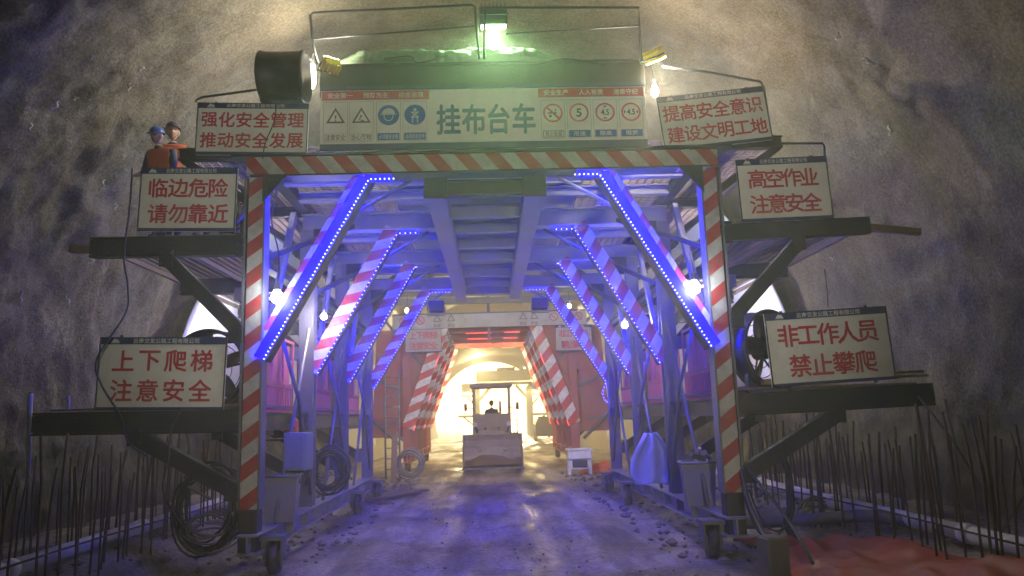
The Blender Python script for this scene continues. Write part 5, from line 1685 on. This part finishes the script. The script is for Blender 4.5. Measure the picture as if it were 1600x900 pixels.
        vo = bpy.data.objects.new("safety_vest", vm); COL.objects.link(vo); vo.parent = o
        vo.modifiers.new("thick", 'SOLIDIFY').thickness = 0.006
    return o


def standing(**kw):
    P = dict(hir=(-0.09, 0, 0.92), knr=(-0.10, -0.02, 0.50), anr=(-0.11, 0.02, 0.08), tor=(-0.12, -0.14, 0.045),
             hil=(0.09, 0, 0.92), knl=(0.10, -0.02, 0.50), anl=(0.11, 0.02, 0.08), tol=(0.12, -0.14, 0.045),
             shr=(-0.20, 0.0, 1.40), elr=(-0.25, -0.02, 1.12), wrr=(-0.20, -0.22, 1.00), par=(-0.18, -0.30, 0.99),
             shl=(0.20, 0.0, 1.40), ell=(0.25, -0.02, 1.12), wrl=(0.20, -0.22, 1.00), pal=(0.18, -0.30, 0.99))
    P.update(kw)
    return P


DECK = 4.30
person("taller worker in dark helmet and orange vest standing on the upper deck", (-4.46, 10.85, DECK), R(4), standing(turn=R(15)), M['helmetdark'], 1.03)
person("shorter worker in blue helmet and orange vest leaning forward on the upper deck", (-4.36, 10.36, DECK), R(-12),
       standing(belly=(0, -0.05, 1.08), chest=(0, -0.10, 1.26), neck=(0, -0.15, 1.40), throat=(0, -0.19, 1.46), shr=(-0.20, -0.10, 1.33), shl=(0.20, -0.10, 1.33), elr=(-0.24, -0.14, 1.05), ell=(0.24, -0.14, 1.05), wrr=(-0.2, -0.3, 0.95), par=(-0.18, -0.37, 0.94), wrl=(0.2, -0.3, 0.95), pal=(0.18, -0.37, 0.94), nod=R(10), turn=R(-10)), M['helmetblue'], 0.89)

# ================================================================ LOADER WITH DRIVER
LD = thing("wheel_loader", "dusty wheel loader facing down the tunnel with lowered muddy bucket and open canopy", "loader", (0.02, 29.2, 0.0))
def ld(name, mb, m, parent=None): return mb.build(name, m, parent or LD)
prof = [(-0.75, 0.08), (0.05, 0.10), (0.30, 0.20), (0.42, 0.45), (0.40, 0.78), (0.25, 1.08), (0.02, 1.26), (-0.02, 1.24), (0.20, 1.04), (0.33, 0.77), (0.35, 0.47), (0.24, 0.25), (0.02, 0.15), (-0.75, 0.11)]
mb = MB(); k = len(prof); w = 1.07
mb.add([(-w, y - 0.6, z) for y, z in prof] + [(w, y - 0.6, z) for y, z in prof], [(i, (i + 1) % k, k + (i + 1) % k, k + i) for i in range(k)] + [list(range(k))[::-1], [k + i for i in range(k)]])
bk = ld("bucket", mb, M['bucket'])
for s in (-1, 1):
    mb = MB(); out = prof[:7]; pl = [(s * w, y - 0.6, z) for y, z in out] + [(s * (w - 0.03), y - 0.6, z) for y, z in out]
    mb.add(pl, [list(range(7)), [7 + i for i in range(7)][::-1]] + [(i, (i + 1) % 7, 7 + (i + 1) % 7, 7 + i) for i in range(7)]); mb.build("bucket_side", M['bucket'], bk)
mb = MB(); vs = []; nx, ny = 20, 8
for i in range(nx + 1):
    for j in range(ny + 1):
        x = -1.0 + 2.0 * i / nx; y = -1.25 + 0.95 * j / ny
        vs.append((x, y, 0.14 + (0.12 + 0.5 * j / ny) * (0.65 + 0.5 * noise.noise(Vector((x * 2.5, y * 2.5, 1)))) * (1 - 0.5 * abs(x))))
mb.add(vs, [(i * (ny + 1) + j, (i + 1) * (ny + 1) + j, (i + 1) * (ny + 1) + j + 1, i * (ny + 1) + j + 1) for i in range(nx) for j in range(ny)], True)
mb.build("spoil", M['wood'], bk)
mb = MB(); mb.box((0, -1.37, 0.095), (2.16, 0.12, 0.05)); mb.build("cutting_edge", M['steel_grey'], bk)
for i in range(7):
    mb = MB(); mb.bar((-0.96 + 0.32 * i, -1.36, 0.11), (-0.96 + 0.32 * i, -1.58, 0.08), 0.09, 0.05); mb.build("tooth", M['steel_grey'], bk)
for s in (-1, 1):
    mb = MB(); mb.bar((0.45 * s, -0.25, 0.6), (0.45 * s, 0.6, 1.35), 0.14, 0.2); mb.bar((0.45 * s, 0.6, 1.35), (0.45 * s, 1.3, 1.3), 0.14, 0.2); ld("lift_arm", mb, M['loader'])
    mb = MB(); mb.tube([(0.25 * s, -0.2, 0.9), (0.25 * s, 0.9, 1.5)], 0.05, 10); ld("cylinder_ram", mb, M['steel_grey'])
    for y in (0.65, 2.55):
        w_ = bpy.data.objects.new("wheel", None); COL.objects.link(w_); w_.parent = LD; w_.location = (0.92 * s, y, 0.55)
        mb = MB(); vs = []; n = 32; pr = [(-0.15, 0.30), (-0.17, 0.46), (-0.13, 0.54), (0.0, 0.56), (0.13, 0.54), (0.17, 0.46), (0.15, 0.30)]
        for x, r in pr: vs += [(x, r * math.cos(2 * PI * j / n), r * math.sin(2 * PI * j / n)) for j in range(n)]
        mb.add(vs, [(i * n + j, i * n + (j + 1) % n, (i + 1) * n + (j + 1) % n, (i + 1) * n + j) for i in range(len(pr) - 1) for j in range(n)], True)
        for j in range(16):
            a = 2 * PI * j / 16; mb.box((0, 0.565 * math.cos(a), 0.565 * math.sin(a)), (0.30, 0.05, 0.05), Matrix.Rotation(a, 3, 'X'))
        mb.build("tyre", M['rubber'], w_)
        mb = MB(); mb.cyl((-0.1, 0, 0), (0.1, 0, 0), 0.30, 24); mb.build("rim", M['loader'], w_)
    mb = MB(); mb.cbox((0.92 * s, 0.65, 1.18), (0.36, 1.1, 0.05), 0.01); ld("fender", mb, M['loader'])
    mb = MB(); mb.cyl((0.62 * s, -0.02, 1.60), (0.62 * s, 0.08, 1.60), 0.09, 16); ld("headlight", mb, M['white'])
    mb = MB(); mb.bar((0.55 * s, 0.0, 1.3), (0.62 * s, 0.05, 1.52), 0.05, 0.05); ld("lamp_bracket", mb, M['steel'])
mb = MB(); mb.cbox((0, 0.55, 1.05), (1.0, 1.3, 0.7), 0.05); mb.cbox((0, 2.3, 1.25), (1.15, 1.7, 0.9), 0.08); ld("chassis", mb, M['loader'])
mb = MB(); mb.cbox((0, 1.15, 1.56), (1.46, 0.75, 0.86), 0.05); mb.box((0, 0.73, 1.72), (1.1, 0.04, 0.4)); ld("dashboard", mb, M['loader'])
for x in (-0.68, 0.68):
    for y in (0.75, 2.0):
        mb = MB(); mb.bar((x, y, 1.5), (x, y, 3.0), 0.09, 0.09); ld("canopy_post", mb, M['loader'])
mb = MB(); mb.cbox((0, 1.38, 3.04), (1.62, 1.6, 0.14), 0.04); ld("canopy", mb, M['loader'])
for s in (-1, 1):
    mb = MB(); mb.tube([(0.68 * s, 0.72, 2.2), (0.98 * s, 0.66, 2.2)], 0.015, 6); mb.cbox((0.98 * s, 0.66, 2.25), (0.12, 0.03, 0.28), 0.01); ld("mirror", mb, M['black'])
mb = MB(); mb.cbox((0, 1.75, 1.55), (0.5, 0.5, 0.14), 0.04); mb.cbox((0, 2.0, 1.85), (0.5, 0.12, 0.55), 0.04); ld("seat", mb, M['black'])
mb = MB(); mb.tube([(0, 1.28, 1.9 ), (0, 1.34, 1.98)], 0.02, 6); mb.tube([(0.17 * math.cos(2 * PI * j / 20), 1.36 + 0.05 * math.sin(2 * PI * j / 20), 2.0 + 0.16 * math.sin(2 * PI * j / 20)) for j in range(20)], 0.014, 6, closed=True); ld("steering_wheel", mb, M['black'])
mb = MB(); mb.tube([(0.35, 2.9, 1.7), (0.35, 2.9, 2.5)], 0.05, 10); ld("exhaust_pipe", mb, M['steel'])
mb = MB(); mb.tube([(0.72, 0.5, 1.25), (0.95, 0.5, 1.25), (0.95, 0.55, 1.75), (0.85, 0.6, 1.75)], 0.02, 6); ld("grab_rail", mb, M['steel'])
person("loader driver in a helmet seated under the open canopy", (0.02, 30.95, 0.72), 0,
       standing(hir=(-0.10, -0.02, 0.93), knr=(-0.16, -0.42, 0.92), anr=(-0.16, -0.44, 0.55), tor=(-0.16, -0.56, 0.52), hil=(0.10, -0.02, 0.93), knl=(0.16, -0.42, 0.92), anl=(0.16, -0.44, 0.55), tol=(0.16, -0.56, 0.52),
                elr=(-0.26, -0.14, 1.18), wrr=(-0.17, -0.26, 1.26), par=(-0.15, -0.32, 1.27), ell=(0.26, -0.14, 1.18), wrl=(0.17, -0.26, 1.26), pal=(0.15, -0.32, 1.27)), M['helmetdark'], 1.0, False)

# compressor-like machine by the tunnel side
q = at(855, 690, 56)
t = thing("air_compressor", "dark towed air compressor parked at the tunnel side beyond the loader", "compressor", (q.x, 56, 0.1))
pr = [(-0.85, 0.4), (-0.85, 1.2), (-0.6, 1.75), (0.55, 1.75), (0.85, 1.3), (0.85, 0.4)]
mb = MB(); k = len(pr)
mb.add([(x, -1.2, z) for x, z in pr] + [(x, 1.2, z) for x, z in pr], [list(range(k)), [k + i for i in range(k)][::-1]] + [(i, k + i, k + (i + 1) % k, (i + 1) % k) for i in range(k)]); mb.build("hood", M['steel'], t)
for s in (-1, 1):
    mb = MB(); mb.cyl((0.7 * s, -0.1, 0.32), (0.9 * s, -0.1, 0.32), 0.32, 22); mb.build("wheel", M['rubber'], t)
mb = MB(); mb.bar((0, -1.2, 0.45), (0, -2.2, 0.35), 0.1, 0.1); mb.build("drawbar", M['steel'], t)

# ================================================================ LAMPS DOWN THE BORE, LINING ONES ADDED
for i, (x, y, z, e) in enumerate(((-2.2, 35.8, 4.7, 600), (2.2, 35.8, 4.7, 600), (-4.9, 47, 4.6, 500), (4.9, 47, 4.6, 500), (-4.9, 62, 4.6, 150), (4.9, 62, 4.6, 150))):
    bulb(("yellow bulb inside the second trolley, ladder side", "yellow bulb inside the second trolley, white cabinet side", "added nearer yellow bulb on the lining past the second trolley, ladder side", "added nearer yellow bulb on the lining past the second trolley, white cabinet side", "added farther yellow bulb on the lining, ladder side", "added farther yellow bulb on the lining, white cabinet side")[i], (x, y, z), e, (1.0, 0.80, 0.38), M['glow_warm'], 0.06, "tunnel_fill_lamp")  # unseen bulbs on the lining, added to yellow the far glow

for i, (x, z) in enumerate(((-2.4, 6.9), (2.4, 6.9), (-4.4, 4.4), (4.2, 4.4))):
    flood(("yellow flood lamp on the distant gantry top, ladder side", "yellow flood lamp on the distant gantry top, compressor side", "yellow flood lamp on the distant gantry platform, ladder side", "yellow flood lamp on the distant gantry platform, compressor side")[i], (1.3 + x * (1 if i < 2 else 0.8), 79.0, z), (-0.02, -1, -0.02), (0.6, 0.45, 0.2), 5000, (1.0, 0.80, 0.35), M['yellow'], M['glow_warm'], 64)

# added fill lamp on a tripod behind the camera, brightens the sign fronts
t = thing("added_tripod_lamp", "added twin fill lamp on a tripod behind the camera", "lamp", (1.0, -3.2, 0.0))
for k in range(3):
    a_ = 2 * PI * k / 3 + 0.3
    mb = MB(); mb.tube([(0, 0, 1.2), (0.6 * math.cos(a_), 0.6 * math.sin(a_), 0.0)], 0.02, 7); mb.build("leg", M['steel_grey'], t)
mb = MB(); mb.tube([(0, 0, 1.1), (0, 0, 2.75)], 0.022, 8); mb.build("pole", M['steel_grey'], t)
mb = MB(); mb.cbox((-0.25, 0.02, 2.85), (0.36, 0.12, 0.26), 0.02); mb.cbox((0.25, 0.02, 2.85), (0.36, 0.12, 0.26), 0.02); mb.bar((-0.45, 0, 2.7), (0.45, 0, 2.7), 0.03, 0.03); mb.build("housing", M['yellow'], t)
mb = MB(); mb.box((-0.25, 0.086, 2.85), (0.30, 0.01, 0.2)); mb.box((0.25, 0.086, 2.85), (0.30, 0.01, 0.2)); mb.build("glass", M['glow_warm'], t)
lamp(t, 'SPOT', (0, 0.16, 2.85), 1250, (1.0, 0.93, 0.80), 0.12, 50, Vector((-0.9, 13.2, 1.0)))

# ================================================================ TORN FILM ON THE ROCK
rnd = random.Random(11)
for i in range(26):
    u, v = (rnd.uniform(20, 330), rnd.uniform(60, 470)) if i < 19 else (rnd.uniform(1290, 1560), rnd.uniform(20, 420))
    Y = 9.2
    for it in range(200):
        p = at(u, v, Y)
        if math.hypot(p.x, p.z - VC) > VR - 0.16: break
        Y += 0.02
    if Y > 14.9: continue
    mb = MB(); vs = []
    L_ = rnd.uniform(0.05, 0.22); a = rnd.uniform(0.6, 2.4)
    d = Vector((math.cos(a), 0.3, math.sin(a))).normalized(); sd = Vector((-d.z, rnd.uniform(-.5, .5), d.x)).normalized()
    for k in range(7):
        c = p + d * L_ * (k / 6 - 0.5) + sd * 0.02 * math.sin(k * 1.7 + i)
        wv = 0.018 * math.sin(PI * (k + 0.5) / 7) + 0.003
        vs += [c - sd * wv, c + sd * wv + Vector((0, 0.02 * math.cos(k * 2.1), 0))]
    mb.add(vs, [(2 * k, 2 * k + 1, 2 * k + 3, 2 * k + 2) for k in range(6)], True)
    o = mb.build("film_scrap", M['spark']); o.modifiers.new("thick", 'SOLIDIFY').thickness = 0.004
    tag(o, "small torn scrap of shiny clear film stuck on the rock wall", "film scrap", "film scraps on the rock wall")

# ================================================================ DUSTY AIR
HAZE = 0.009
m = bpy.data.materials.new("dusty_air"); m.use_nodes = True; nt = m.node_tree
for n_ in list(nt.nodes): nt.nodes.remove(n_)
out = nt.nodes.new("ShaderNodeOutputMaterial"); pv = nt.nodes.new("ShaderNodeVolumePrincipled")
pv.inputs["Color"].default_value = (0.92, 0.90, 0.82, 1); pv.inputs["Density"].default_value = HAZE; pv.inputs["Anisotropy"].default_value = 0.68
nt.links.new(pv.outputs[0], out.inputs["Volume"])
mb = MB(); mb.box((0, 76, 12), (126, 176, 28)); o = mb.build("haze", m); o['kind'] = 'stuff'
